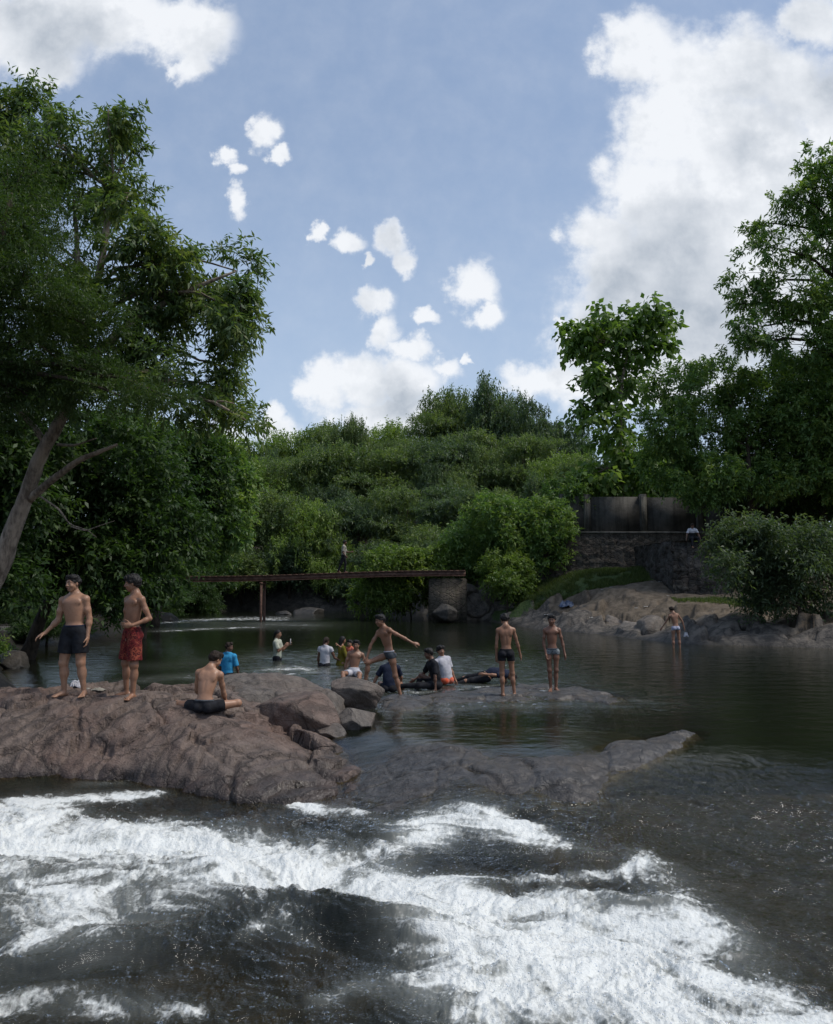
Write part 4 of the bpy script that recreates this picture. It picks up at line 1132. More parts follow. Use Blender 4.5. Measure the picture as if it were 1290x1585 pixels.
simple_tree('spreading_tree', 'deep green tree filling the right edge between the tall tree and the broad one', 41.5, [(1230, 590, 60, 44), (1290, 600, 60, 60), (1300, 700, 70, 60), (1230, 690, 60, 60), (1200, 740, 60, 40), (1280, 770, 90, 30), (1150, 760, 50, 20)],
            L_DARK, 26, dict(D_B, clumps=520, leaf=.22), 1290, .25, None, jit=1.0)
for p in PROTO_LIST:
    for c in list(p.children): bpy.data.objects.remove(c)
    bpy.data.objects.remove(p)

# grass on the bank, dry weeds
rg = np.random.default_rng(9)
def grass(name, label, n, cx, cy, sx, sy, h, mat, seed, cond=None):
    rg = np.random.default_rng(seed)
    x = rg.uniform(cx - sx, cx + sx, n); y = rg.uniform(cy - sy, cy + sy, n)
    k = shore_d(x, y) > 1.2
    if cond is not None: k &= cond(x, y)
    k &= fbm(x * .9, y * .9, 3, seed) > -.18
    x, y = x[k], y[k]
    P = np.stack([x, y, ground(x, y) - .01], -1)
    D = norm(rg.normal(size=(len(x), 3)) * [.5, .5, .1] + [0, 0, 1])
    co = leaves(P, D, rg.normal(size=D.shape), rg.uniform(.5, 1.3, len(x)) * h, np.full(len(x), .011), 0)
    f = np.arange(len(co)).reshape(-1, 4)
    o = leaf_obj(name, co, f, np.repeat(np.clip(rg.normal(.45, .25, len(x)), 0, 1), 4), mat, None, (0, 0, 0))
    return tag(o, label, 'grass', None, 'stuff')
L_GRASS = leaf_mat('grass_blades', (0.055, 0.085, 0.025), (0.09, 0.13, 0.038), (0.20, 0.20, 0.08))
grass('grass', 'short green grass growing at the foot of the wall', 60000, 9, 41.6, 5.5, 2.4, .22, L_GRASS, 61)
grass('grass', 'patchy green grass on the rocks below the stone pier', 9000, 12.6, 33.3, 1.8, 1.3, .13, L_GRASS, 62)

# ------------------------------------------------------------------ footbridge, wall, pier
def concrete_mat(name, c1, c2, streak=.5, scale=1.0, stone=0.0, moss=0.0, brick=0.0):
    m, nt = new_mat(name)
    pos = nt('ShaderNodeNewGeometry').outputs['Position']
    n1 = nt.noise(pos, 1.3 * scale, 6, .62); n2 = nt.noise(pos, 14 * scale, 5, .6)
    ns = nt.noise(nt.vmath('MULTIPLY', pos, (3.2, 3.2, .22)), 1.6, 5, .65)
    c = nt.mix(nt.ss(n1.outputs['Fac'], .35, .65), c1, c2)
    c = nt.mix(nt.math('MULTIPLY', nt.ss(ns.outputs['Fac'], .46, .66), streak), c, tuple(x * .22 for x in c1))
    h = nt.math('ADD', n1.outputs['Fac'], nt.math('MULTIPLY', n2.outputs['Fac'], .4))
    if stone:
        wv = nt.vmath('MULTIPLY', nt.vmath('ADD', pos, nt.vmath('SCALE', n1.outputs['Color'], scale=.25)), (1, 1, 1.7))
        v = nt('ShaderNodeTexVoronoi', {'Vector': wv, 'Scale': 3.0}, feature='DISTANCE_TO_EDGE')
        v2 = nt('ShaderNodeTexVoronoi', {'Vector': wv, 'Scale': 3.0})
        c = nt.mix(nt.math('MULTIPLY', nt.ss(nt('ShaderNodeSeparateColor', {0: v2.outputs['Color']}).outputs[0], .3, .9), stone * .6), c, (0.085, 0.058, 0.048))
        c = nt.mix(nt.math('MULTIPLY', nt.ss(v.outputs[0], .07, .0), stone * .7), c, (0.02, 0.018, 0.015))
        h = nt.math('ADD', h, nt.math('MULTIPLY', nt.ss(v.outputs[0], 0, .12), .8))
    if moss:
        c = nt.mix(nt.math('MULTIPLY', nt.ss(n2.outputs['Fac'], .5, .7), moss), c, (0.05, 0.06, 0.025))
    return finish(m, nt, principled(nt, c, .9, bump(nt, h, .8, .04), .2))
M_CONC = concrete_mat('stained_concrete', (0.06, 0.058, 0.053), (0.105, 0.10, 0.093), .45)
M_PALE = concrete_mat('pale_concrete', (0.08, 0.077, 0.07), (0.14, 0.135, 0.12), .5)
M_ABUT = concrete_mat('abutment_stone', (0.05, 0.043, 0.035), (0.11, 0.092, 0.072), .5, 1.0, .2, .5)
M_MASON = concrete_mat('stone_masonry', (0.06, 0.054, 0.047), (0.125, 0.108, 0.092), .6, 1.0, .35, .2)
M_PIER = concrete_mat('dark_masonry', (0.04, 0.038, 0.035), (0.09, 0.083, 0.076), .5, 1.0, .45, .3)
M_RUST = simple_mat('rusty_steel', (0.085, 0.046, 0.034), (0.17, 0.095, 0.07), .8, 5, .4, .01)
M_CAP = concrete_mat('wall_cap', (0.09, 0.088, 0.08), (0.17, 0.165, 0.15), .5)
WY = 43.4
def wall():
    xl, xr = at(862, 830, WY)[0], 24.0
    zt = at(900, 768, WY)[2]; zm = at(900, 826, WY)[2]
    root = empty('retaining_wall', ((xl + xr) / 2, WY, 2.6), 'long stained wall on the right bank, stone masonry below and concrete panels above', 'wall')
    def fix(o): o.matrix_parent_inverse = Matrix.Translation(root.location).inverted(); return o
    # lower masonry with an uneven face
    a = Acc()
    xs = np.linspace(xl - 1.5, xr, 260); zs = np.linspace(1.0, zm, 44)
    Xg, Zg = np.meshgrid(xs, zs)
    hx, hy, hz, ox, oy, e = voro(Xg * 2.6, Zg * 4.4, 301)
    Yg = WY - .22 + .05 * (hz - .5) + .06 * sstep(.1, 0, e) + .05 * fbm(Xg, Zg, 3, 302) - (zm - Zg) * .05
    co = np.stack([Xg, Yg, Zg], -1).reshape(-1, 3)
    a.add(co, grid_faces(len(zs), len(xs)))
    a.box(((xl + xr) / 2 - .75, WY + .28, (1.0 + zm) / 2 - .003), (xr - xl + 1.5, .74, zm - 1.0 - .01))
    fix(a.build('masonry', M_MASON, root))
    a = Acc(); a.box(((xl + xr) / 2 - .7, WY + .02, zm + .045), (xr - xl + 1.6, .62, .10), bevel=.02)
    fix(a.build('ledge', M_CAP, root))
    pil = [at(p, 800, WY)[0] for p in (872, 909, 996)]
    st = pil[2] - pil[1]
    while pil[-1] + st < xr: pil.append(pil[-1] + st)
    for i in range(len(pil) - 1):
        a = Acc(); zz = zt - .03 * (i % 3)
        n = 40
        a.box(((pil[i] + pil[i + 1]) / 2, WY + .12, (zm + .095 + zz) / 2), (pil[i + 1] - pil[i] - .36, .14, zz - zm - .095), bevel=.01)
        fix(a.build('panel', M_CONC, root))
    for p in pil:
        a = Acc(); a.box((p, WY + .08, (zm + .095 + zt) / 2 + .05), (.36, .34, zt - zm + .03), bevel=.02)
        a.box((p - .1, WY - .105, (zm + .095 + zt) / 2), (.05, .03, zt - zm - .1))
        fix(a.build('pilaster', M_PALE, root))
wall()
# stone pier standing forward of the wall
def pier():
    x0, x1 = at(1041, 880, 36.5)[0], at(1135, 880, 36.5)[0]
    zt = at(1080, 837, 36.5)[2]; 
    a = Acc()
    xs = np.linspace(x0, x1, 60); zs = np.linspace(.9, zt, 50)
    Xg, Zg = np.meshgrid(xs, zs)
    def face(u, v, sd):
        hx, hy, hz, ox, oy, e = voro(u * 2.3, v * 3.6, sd)
        return .09 * (hz - .5) - .07 * sstep(.1, 0, e) + .08 * fbm(u, v, 3, sd + 1)
    co = np.stack([Xg, 36.4 - face(Xg, Zg, 311) + (Zg - .9) * .04, Zg], -1).reshape(-1, 3)
    a.add(co, grid_faces(len(zs), len(xs)))
    ys = np.linspace(36.4, 42.9, 90)
    Yg, Zg = np.meshgrid(ys, zs)
    tp = np.where(Zg >= zt - 1e-6, 0, 0)
    co = np.stack([x0 + face(Yg, Zg, 313) * -1 + 0 * Zg, Yg, Zg], -1).reshape(-1, 3)
    a.add(co, grid_faces(len(zs), len(ys)))
    Xg, Yg = np.meshgrid(xs, ys)
    co = np.stack([Xg, Yg, zt + .05 * fbm(Xg * 2, Yg * 2, 3, 314)], -1).reshape(-1, 3)
    a.add(co, grid_faces(len(ys), len(xs)))
    a.box(((x0 + x1) / 2 + .1, 39.7, (zt + .9) / 2 - .08), (x1 - x0 - .1, 6.3, zt - .95))
    o = a.build('stone_pier', M_PIER)
    tag(o, 'dark stone pier jutting from the wall with a person seated on top', 'pier')
    return zt
PIER_Z = pier()
# steel walkway
BY = 41.5
zl, zr = at(285, 897, BY)[2], at(718, 888, BY + .3)[2]
xl, xr = at(283, 897, BY)[0], at(720, 888, BY)[0]
root = empty('footbridge', ((xl + xr) / 2, BY, 0), 'narrow rusty steel footbridge crossing the far water', 'footbridge')
def fixr(o, r=root):
    o.matrix_parent_inverse = Matrix.Translation(r.location).inverted(); return o
def slope_box(a, y, dz, th, wd, xa=None, xb=None):
    xa = xl if xa is None else xa; xb = xr if xb is None else xb
    za = zl + (zr - zl) * (xa - xl) / (xr - xl); zb = zl + (zr - zl) * (xb - xl) / (xr - xl)
    n = 24
    t = np.linspace(0, 1, n)
    xs = xa + (xb - xa) * t; zs = za + (zb - za) * t + dz - .04 * np.sin(t * math.pi * 2) 
    v = []
    for x, z in zip(xs, zs): v += [(x, y - wd / 2, z - th / 2), (x, y + wd / 2, z - th / 2), (x, y + wd / 2, z + th / 2), (x, y - wd / 2, z + th / 2)]
    f = []
    for i in range(n - 1):
        for k in range(4):
            f.append((i * 4 + k, i * 4 + (k + 1) % 4, i * 4 + 4 + (k + 1) % 4, i * 4 + 4 + k))
    f += [(0, 3, 2, 1), ((n - 1) * 4, (n - 1) * 4 + 1, (n - 1) * 4 + 2, (n - 1) * 4 + 3)]
    a.add(np.array(v), np.array(f))
for y in (BY - .45, BY + .45):
    a = Acc(); slope_box(a, y, 0, .20, .025); slope_box(a, y, .115, .025, .12); slope_box(a, y, -.115, .025, .12)
    fixr(a.build('girder', M_RUST, root))
a = Acc()
nb = 46
for i in range(nb):
    x = xl + (xr - xl) * (i + .5) / nb
    z = zl + (zr - zl) * (i + .5) / nb + .152 - .04 * math.sin((i + .5) / nb * math.pi * 2)
    a.box((x, BY, z), ((xr - xl) / nb - .02, 1.05, .035), bevel=.004)
fixr(a.build('deck', M_RUST, root))
px_ = at(407, 930, BY)[0]
a = Acc(); a.tube([(px_, BY - .45, zl - .13), (px_, BY - .45, -1.1)], [.065, .065], 10); a.tube([(px_, BY + .45, zl - .13), (px_, BY + .45, -1.1)], [.065, .065], 10)
a.box((px_, BY, zl - .19), (.16, 1.1, .10), bevel=.01)
fixr(a.build('post', M_RUST, root))
# abutment
ax0, ax1 = at(664, 900, 41.8)[0], at(722, 900, 41.8)[0]
a = Acc()
za = at(700, 890, 41.5)[2] - .02
a.box(((ax0 + ax1) / 2, 42.3, (za - .6) / 2), (ax1 - ax0, 2.4, za + .6 - .3), bevel=.06)
o = a.build('abutment', M_ABUT)
v = np.array([p.co[:] for p in o.data.vertices])
tag(o, 'weathered concrete block carrying the right end of the footbridge', 'abutment')

# boulders of the far bank
G_R = 'boulders edging the far bank'
spots = [(690, 950, .9, .6, .45, 'dark boulder at the foot of the bridge abutment'), (708, 938, .8, .6, .5, 'tan boulder just right of the bridge abutment'), (724, 955, .9, .6, .40, 'flat grey boulder at the waterline right of the abutment'),
         (738, 938, .9, .7, .5, 'squarish boulder below the pale rounded bush'), (752, 955, .7, .6, .5, 'rounded boulder at the waterline under the pale rounded bush'), (768, 962, .8, .5, .40, 'grey boulder behind the head of the boy seen from behind'),
         (790, 948, .8, .7, .5, 'brown boulder above the boy seen from behind'), (812, 966, .9, .6, .45, 'dark boulder between the two boys standing in trunks'), (715, 922, .8, .6, .35, 'top slab of the boulder pile beside the abutment'),
         (745, 926, .9, .6, .35, 'long pale slab on top of the boulder pile'), (842, 962, .9, .7, .5, 'boulder behind the boy facing the camera'), (880, 968, 1.0, .7, .5, 'dark angular boulder right of the boy facing the camera'),
         (912, 974, .8, .6, .45, 'black wet boulder at the waterline of the bank'), (945, 976, 1.0, .7, .5, 'broad dark boulder midway along the bank'), (982, 984, .8, .6, .5, 'dark boulder left of the far bather'),
         (1012, 986, .7, .6, .55, 'upright rock the far bather reaches towards'), (1082, 990, .9, .6, .40, 'low rock right of the far bather'), (900, 945, 1.1, .7, .35, 'sloping brown rock in the middle of the bank'),
         (862, 938, .9, .7, .3, 'tan rock slab below the dropped bundle'), (955, 950, 1.0, .8, .35, 'grey rock on the bank above the waterline'), (1120, 985, 1.0, .7, .5, 'dark rock under the grey-green bush'), (1170, 988, 1.0, .7, .45, 'wet black rock in shadow under the wide bush')]
for i, (px, py, sx, sy, sz, lab) in enumerate(spots):
    p = onz(px, py, 0.0 if py > 950 else .5)
    yy_ = min(p[1], 43.0)
    X_ = at(px, py, yy_)[0]; z = at(px, py, yy_)[2]
    k_ = (1.3 if px < 860 else 1.1) if i > 0 else .8
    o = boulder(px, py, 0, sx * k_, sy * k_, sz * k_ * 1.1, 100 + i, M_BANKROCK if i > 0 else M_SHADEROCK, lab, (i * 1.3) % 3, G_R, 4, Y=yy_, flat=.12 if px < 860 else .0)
lb = [(36, 985, .8, .6, .4, 'dark rock on the left bank behind the first standing man'), (60, 972, .7, .5, .4, 'rock in deep shade left of the first standing man'), (12, 990, .9, .6, .5, 'low rock at the left edge of the water'), (20, 1028, .5, .4, .25, 'small wet rock by the shrub at the left edge'),
      (90, 962, .9, .6, .45, 'rock in the shade behind the head of the first standing man'), (140, 975, .8, .6, .3, 'flat dark rock between the two standing men'), (155, 960, .8, .6, .4, 'shaded rock behind the second standing man'), (250, 962, .9, .6, .35, 'dark rock at the head of the far rapids'),
      (5, 1010, .5, .4, .2, 'rounded stone at the left edge near the shrub'), (480, 950, .9, .6, .3, 'low dark rock under the bridge right of its post'), (440, 952, .7, .5, .25, 'small dark rock beside the bridge post'), (330, 948, .9, .6, .3, 'dark rock behind the far rapids')]
for i, (px, py, sx, sy, sz, lab) in enumerate(lb):
    p = onz(px, py, .05)
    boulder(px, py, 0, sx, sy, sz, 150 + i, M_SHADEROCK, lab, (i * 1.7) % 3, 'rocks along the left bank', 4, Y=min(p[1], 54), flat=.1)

# ------------------------------------------------------------------ bodies as one continuous implicit surface
def V3(*a): return np.array(a if len(a) > 1 else a[0], float)
def nz(v): v = np.asarray(v, float); return v / (np.linalg.norm(v) + 1e-9)
class SDF:
    def __init__(s, lo, hi, h):
        s.h = h
        s.lo = np.array(lo, float) - 3 * h
        n = np.ceil((np.array(hi) + 3 * h - s.lo) / h).astype(int) + 1
        s.n = n
        s.D = np.full(n, 1.0, np.float32)
        s.ax = [(s.lo[i] + np.arange(n[i]) * h).astype(np.float32) for i in range(3)]
    def _sub(s, lo, hi, m):
        sl = []
        for i in range(3):
            a = int(max(0, math.floor((lo[i] - m - s.lo[i]) / s.h))); b = int(min(s.n[i], math.ceil((hi[i] + m - s.lo[i]) / s.h) + 1))
            if b <= a: return None
            sl.append(slice(a, b))
        return tuple(sl)
    def _pts(s, sl):
        return s.ax[0][sl[0]][:, None, None], s.ax[1][sl[1]][None, :, None], s.ax[2][sl[2]][None, None, :]
    def _apply(s, sl, d, k, op):
        c = s.D[sl]
        if op == 'u':
            hh = np.maximum(k - np.abs(c - d), 0) / k
            s.D[sl] = np.minimum(c, d) - hh * hh * k * .25
        elif op == 's':
            d = -d
            hh = np.maximum(k - np.abs(c - d), 0) / k
            s.D[sl] = np.maximum(c, d) + hh * hh * k * .25
    def cone(s, a, b, ra, rb, k=.015, op='u', cut=None):
        a = V3(a); b = V3(b); r = max(ra, rb)
        sl = s._sub(np.minimum(a, b) - r, np.maximum(a, b) + r, k + 2 * s.h)
        if sl is None: return s
        x, y, z = s._pts(sl)
        ab = b - a; L = ab @ ab + 1e-12
        t = np.clip(((x - a[0]) * ab[0] + (y - a[1]) * ab[1] + (z - a[2]) * ab[2]) / L, 0, 1)
        d = np.sqrt((x - a[0] - t * ab[0]) ** 2 + (y - a[1] - t * ab[1]) ** 2 + (z - a[2] - t * ab[2]) ** 2) - (ra + (rb - ra) * t)
        if cut is not None:
            p, n = cut; n = nz(n)
            d = np.maximum(d, (x - p[0]) * n[0] + (y - p[1]) * n[1] + (z - p[2]) * n[2])
        s._apply(sl, d, k, op); return s
    def ell(s, c, r, F=None, k=.015, op='u'):
        """F: 3x3 rows = axes"""
        c = V3(c); r = V3(r); F = np.eye(3) if F is None else F
        R_ = max(r)
        sl = s._sub(c - R_, c + R_, k + 2 * s.h)
        if sl is None: return s
        x, y, z = s._pts(sl)
        x = x - c[0]; y = y - c[1]; z = z - c[2]
        k0 = 0; k1 = 0
        for i in range(3):
            q = (x * F[i][0] + y * F[i][1] + z * F[i][2])
            k0 = k0 + (q / r[i]) ** 2; k1 = k1 + (q / r[i] ** 2) ** 2
        k0 = np.sqrt(k0); k1 = np.sqrt(k1) + 1e-6
        s._apply(sl, k0 * (k0 - 1) / k1, k, op); return s
    def plane(s, p, n, k=.004):
        """removes what lies on the side n points to"""
        n = nz(n)
        x, y, z = s._pts((slice(None),) * 3)
        d = (x - p[0]) * n[0] + (y - p[1]) * n[1] + (z - p[2]) * n[2]
        s.D = np.maximum(s.D, d).astype(np.float32); return s
    def wobble(s, amp, f, seed=0, stretch=(1, 1, 1)):
        x, y, z = s._pts((slice(None),) * 3)
        m = np.abs(s.D) < amp * 4 + s.h * 3
        i, j, k = np.nonzero(m)
        X_, Y_, Z_ = s.ax[0][i] * f * stretch[0], s.ax[1][j] * f * stretch[1], s.ax[2][k] * f * stretch[2]
        w = fbm(X_ + .7 * Y_, Z_ - .5 * Y_ + .3 * X_, 3, seed)
        s.D[m] += (amp * w).astype(np.float32); return s
    def mesh(s):
        D = s.D; S = D < 0
        c = [(0, 0, 0), (1, 0, 0), (0, 1, 0), (1, 1, 0), (0, 0, 1), (1, 0, 1), (0, 1, 1), (1, 1, 1)]
        nx, ny, nz_ = D.shape
        cnt = np.zeros((nx - 1, ny - 1, nz_ - 1), np.int8)
        for a, b, e in c: cnt += S[a:nx - 1 + a, b:ny - 1 + b, e:nz_ - 1 + e]
        I, J, K = np.nonzero((cnt > 0) & (cnt < 8))
        idx = np.full(cnt.shape, -1, np.int64); idx[I, J, K] = np.arange(len(I))
        vals = [D[I + a, J + b, K + e] for a, b, e in c]
        acc = np.zeros((len(I), 3)); n = np.zeros(len(I))
        for p in range(8):
            for q in range(p + 1, 8):
                df = [c[q][i] - c[p][i] for i in range(3)]
                if sum(abs(v) for v in df) != 1: continue
                m = (vals[p] < 0) != (vals[q] < 0)
                t = vals[p][m] / (vals[p][m] - vals[q][m])
                acc[m] += np.array(c[p]) + t[:, None] * np.array(df)
                n[m] += 1
        v = (acc / n[:, None] + np.stack([I, J, K], -1)) * s.h + s.lo
        fs = []
        for ax in range(3):
            o = [0, 0, 0]; o[ax] = 1
            A = S[:nx - o[0], :ny - o[1], :nz_ - o[2]]; B = S[o[0]:, o[1]:, o[2]:]
            i, j, k = np.nonzero(A != B)
            u, w = [(1, 2), (2, 0), (0, 1)][ax]
            ok = np.ones(len(i), bool)
            P = np.stack([i, j, k], -1)
            ok &= (P[:, u] > 0) & (P[:, w] > 0)
            P = P[ok]; sg = A[tuple(P.T)]
            du = np.zeros(3, int); du[u] = 1; dw = np.zeros(3, int); dw[w] = 1
            lim = np.array(cnt.shape)
            q4 = [P - du - dw, P - dw, P, P - du]
            good = np.all([(q < lim).all(1) for q in q4], 0)
            f = np.stack([idx[tuple(np.minimum(q, lim - 1).T)] for q in q4], -1)
            good &= (f >= 0).all(1)
            f = f[good]; sg = sg[good]
            f[~sg] = f[~sg][:, ::-1]
            fs.append(f)
        f = np.concatenate(fs)
        return v, f
def smooth_mesh(v, f, it=1, lam=.5):
    e = np.concatenate([f[:, [0, 1]], f[:, [1, 2]], f[:, [2, 3]], f[:, [3, 0]]])
    for _ in range(it):
        s = np.zeros_like(v); n = np.zeros(len(v))
        for a, b in ((0, 1), (1, 0)):
            for k in range(3): s[:, k] += np.bincount(e[:, a], v[e[:, b], k], len(v))
            n += np.bincount(e[:, a], minlength=len(v))
        v = v + lam * (s / np.maximum(n, 1)[:, None] - v)
    return v

def skin_material():
    m, nt = new_mat('skin')
    a = nt('ShaderNodeAttribute', attribute_name='col')
    pos = nt('ShaderNodeTexCoord').outputs['Object']
    n = nt.noise(pos, 22, 4, .6)
    n9 = nt.noise(pos, 5, 3, .6)
    c = nt.mix(nt.math('MULTIPLY', nt.ss(n.outputs['Fac'], .4, .7), .25), a.outputs['Color'], (.10, .045, .03))
    c = nt.mix(nt.math('MULTIPLY', nt.ss(n9.outputs['Fac'], .4, .65), .35), c, nt.mix(1.0, a.outputs['Color'], (1.25, 1.12, 1.05), 'MULTIPLY'))
    return finish(m, nt, principled(nt, c, .42, bump(nt, n.outputs['Fac'], .15, .004), .4))
SKIN = skin_material()
HAIR = simple_mat('black_hair', (0.006, 0.005, 0.005), (0.016, 0.013, 0.011), .6, 90, .3, .006, .3)
HAIRB = simple_mat('dark_brown_hair', (0.016, 0.010, 0.007), (0.035, 0.024, 0.017), .7, 70, .4, .008, .2)
def cloth(name, a, b=None, scale=12, rough=.85): return simple_mat(name, a, b, rough, scale, .5, .008, .2)
C_BLACK = cloth('black_cloth', (0.010, 0.010, 0.012), (0.020, 0.021, 0.026))
C_NAVY = cloth('navy_cloth', (0.010, 0.014, 0.030), (0.018, 0.024, 0.045))
C_WHITE = cloth('white_cloth', (0.55, 0.54, 0.56), (0.42, 0.41, 0.45))
C_BLUE = cloth('blue_cloth', (0.035, 0.24, 0.46), (0.05, 0.32, 0.55))
C_YELLOW = cloth('mustard_cloth', (0.20, 0.16, 0.015), (0.13, 0.11, 0.02))
C_ORANGE = cloth('orange_cloth', (0.65, 0.10, 0.04), (0.60, 0.20, 0.14))
C_BEIGE = cloth('beige_cloth', (0.34, 0.31, 0.26), (0.26, 0.24, 0.20))
C_GREY = cloth('grey_cloth', (0.05, 0.055, 0.065), (0.09, 0.10, 0.11))
def pattern_mat(name, cols, scale, rough=.8):
    m, nt = new_mat(name)
    pos = nt('ShaderNodeTexCoord').outputs['Object']
    n0 = nt.noise(pos, scale * .8, 3, .6)
    v = nt.vmath('ADD', pos, nt.vmath('SCALE', n0.outputs['Color'], scale=.10))
    n = nt.noise(v, scale, 5, .65, 1.0)
    r = nt('ShaderNodeValToRGB')
    r.color_ramp.interpolation = 'CONSTANT'
    e = r.color_ramp.elements
    st = [.0, .36, .43, .48, .53, .58, .64, .7]
    for i, c in enumerate(cols):
        x = e[i] if i < 2 else e.new(st[i])
        x.position = st[i]; x.color = (*c, 1)
    nt.l.new(n.outputs['Fac'], r.inputs[0])
    return finish(m, nt, principled(nt, r.outputs[0], rough, bump(nt, n0.outputs['Fac'], .4, .01), .2))
C_RED = pattern_mat('red_patterned_cloth', [(0.02, .004, .005), (.10, .010, .012), (.22, .03, .025), (.04, .005, .008), (.30, .07, .04), (.08, .01, .01), (.33, .10, .06), (.03, .006, .01)], 9)
C_CAMO = pattern_mat('grey_patterned_cloth', [(.03, .035, .04), (.16, .18, .19), (.30, .33, .34), (.06, .07, .08), (.22, .24, .25), (.10, .11, .12)], 16)
C_WBLUE = pattern_mat('white_blue_patterned_cloth', [(.05, .06, .15), (.50, .50, .55), (.16, .17, .32), (.55, .55, .6), (.3, .3, .42)], 14)
C_STRIPE = pattern_mat('cream_striped_cloth', [(.20, .24, .18), (.42, .42, .33), (.50, .50, .42), (.25, .30, .22), (.48, .47, .38)], 12)

BROWN = (0.29, 0.150, 0.090)
TAN = (0.36, 0.200, 0.125)
DEEP = (0.15, 0.078, 0.050)
def person(label, H, anchor, up=(0, 0, 1), face=(0, -1, 0), up2=None, face2=None, headup=None, headface=None, armR=None, armL=None, legR=None, legL=None,
           skin=BROWN, vox=.008, bulk=1.0, headk=1.0, hair='short', wear=(), curl=.35, group=None, zclip=None, palmR=None, palmL=None, hip=None):
    """arm: (upper dir, forearm dir[, hand dir]); leg: (thigh, shin, foot) directions in the world; anchor: (joint, world point)"""
    up = nz(up); up2 = nz(up2) if up2 is not None else up
    face = nz(face); face2 = nz(face2) if face2 is not None else face
    def frame(u, f):
        r = nz(np.cross(f, u)); f = nz(np.cross(u, r)); return r, f, u
    rh, fh, u = frame(up, face)
    rc, fc, uc = frame(up2, face2)
    hu = nz(headup) if headup is not None else uc
    hf = nz(headface) if headface is not None else fc
    rH, fH, uH = frame(hu, hf)
    B = bulk
    P = {'pelvis': V3(0, 0, 0)}
    P['waist'] = P['pelvis'] + u * .105 * H
    P['chest'] = P['waist'] + uc * .105 * H
    P['neck'] = P['waist'] + uc * .212 * H
    P['head'] = P['neck'] + nz(uc * .5 + uH * .5) * .048 * H + uH * .052 * H * headk + fH * .012 * H
    dn = -uc
    arms = {'R': armR or (dn, dn), 'L': armL or (dn, dn)}
    dl = -u
    legs = {'R': legR or (dl, dl, fh), 'L': legL or (dl, dl, fh)}
    for sd, sg in (('R', 1), ('L', -1)):
        a = arms[sd]
        P['sh' + sd] = P['neck'] - uc * .030 * H + rc * sg * .096 * H * (.75 + .25 * B) + nz(a[0]) * .008 * H
        P['el' + sd] = P['sh' + sd] + nz(a[0]) * .165 * H
        P['wr' + sd] = P['el' + sd] + nz(a[1]) * .145 * H
        P['hip' + sd] = P['pelvis'] + rh * sg * .052 * H
        l = legs[sd]
        P['kn' + sd] = P['hip' + sd] + nz(l[0]) * .240 * H
        P['an' + sd] = P['kn' + sd] + nz(l[1]) * .235 * H
        fd = nz(l[2] if len(l) > 2 else fh)
        sh = nz(l[1])
        dnf = nz(sh - (sh @ fd) * fd)
        P['sole' + sd] = P['an' + sd] + dnf * .040 * H
    off = V3(anchor[1]) - P[anchor[0]]
    for k in P: P[k] = P[k] + off
    pts = np.array(list(P.values()))
    lo, hi = pts.min(0) - .13 * H, pts.max(0) + .13 * H
    g = SDF(lo, hi, vox)
    FC = np.array([rc, fc, uc]); FH_ = np.array([rh, fh, u]); FHd = np.array([rH, fH, uH])
    h = H
    # torso
    g.ell(P['pelvis'] + u * .032 * h, (.083 * h * B, .058 * h * B, .070 * h), FH_, .02)
    g.ell(P['waist'] * .6 + P['chest'] * .4 - u * .01 * h, (.070 * h * B, .050 * h * B, .09 * h), FC, .03 * h)
    g.ell(P['chest'] + uc * .012 * h, (.085 * h * B, .058 * h * B, .105 * h), FC, .03 * h)
    g.ell(P['neck'] - uc * .050 * h, (.090 * h * (.5 + .5 * B), .046 * h * B, .048 * h), FC, .03 * h)
    for sg in (1, -1):
        g.ell(P['chest'] + uc * .048 * h + rc * sg * .043 * h + fc * .040 * h * B, (.040 * h, .013 * h, .028 * h), FC, .022)
        g.ell(P['chest'] + uc * .042 * h + rc * sg * .048 * h - fc * .038 * h * B, (.032 * h, .018 * h, .048 * h), FC, .016)
        g.ell(P['pelvis'] - fh * .028 * h + rh * sg * .040 * h - u * .006 * h, (.045 * h * B, .045 * h * B, .048 * h), FH_, .02)
    # spine furrow
    g.cone(P['chest'] - fc * .068 * h * B, P['waist'] - fc * .060 * h * B, .010 * h, .010 * h, .018, 's')
    g.cone(P['neck'] - uc * .02 * h - fc * .006 * h, P['head'] - uH * .02 * h - fH * .014 * h, .032 * h, .029 * h, .02)
    for sd, sg in (('R', 1), ('L', -1)):
        S_, E_, W_ = P['sh' + sd], P['el' + sd], P['wr' + sd]
        g.cone(P['neck'] + uc * .018 * h - fc * .012 * h, S_ + uc * .006 * h - fc * .006 * h, .024 * h, .020 * h, .03 * h)
        g.cone(P['neck'] - uc * .012 * h + fc * .024 * h, S_ + fc * .014 * h + uc * .006 * h, .010 * h, .009 * h, .012)
        g.ell(S_, (.029 * h * B, .029 * h * B, .032 * h), FC, .028)
        g.cone(S_, E_, .0265 * h * B, .0205 * h * B, .02)
        d1 = nz(E_ - S_)
        g.ell(S_ + (E_ - S_) * .55 + fc * .007 * h, (.0225 * h * B,) * 3, None, .03)
        g.cone(E_, W_, .0200 * h * B, .0140 * h, .02)
        g.ell(E_ + (W_ - E_) * .25, (.0215 * h * B,) * 3, None, .03)
        # hand
        a = arms[sd]
        hd = nz(a[2]) if len(a) > 2 else nz(W_ - E_)
        pn = palmR if sd == 'R' else palmL
        pn = nz(pn) if pn is not None else nz(-rc * sg * .9 + fc * .3)
        pn = nz(pn - (pn @ hd) * hd)
        ac = np.cross(hd, pn)                       # across the palm, towards the thumb
        if ac @ (fc + uc * .3) < 0: ac = -ac
        Fh = np.array([ac, pn, hd])
        g.cone(W_, W_ + hd * .02 * h, .0145 * h, .016 * h, .01)
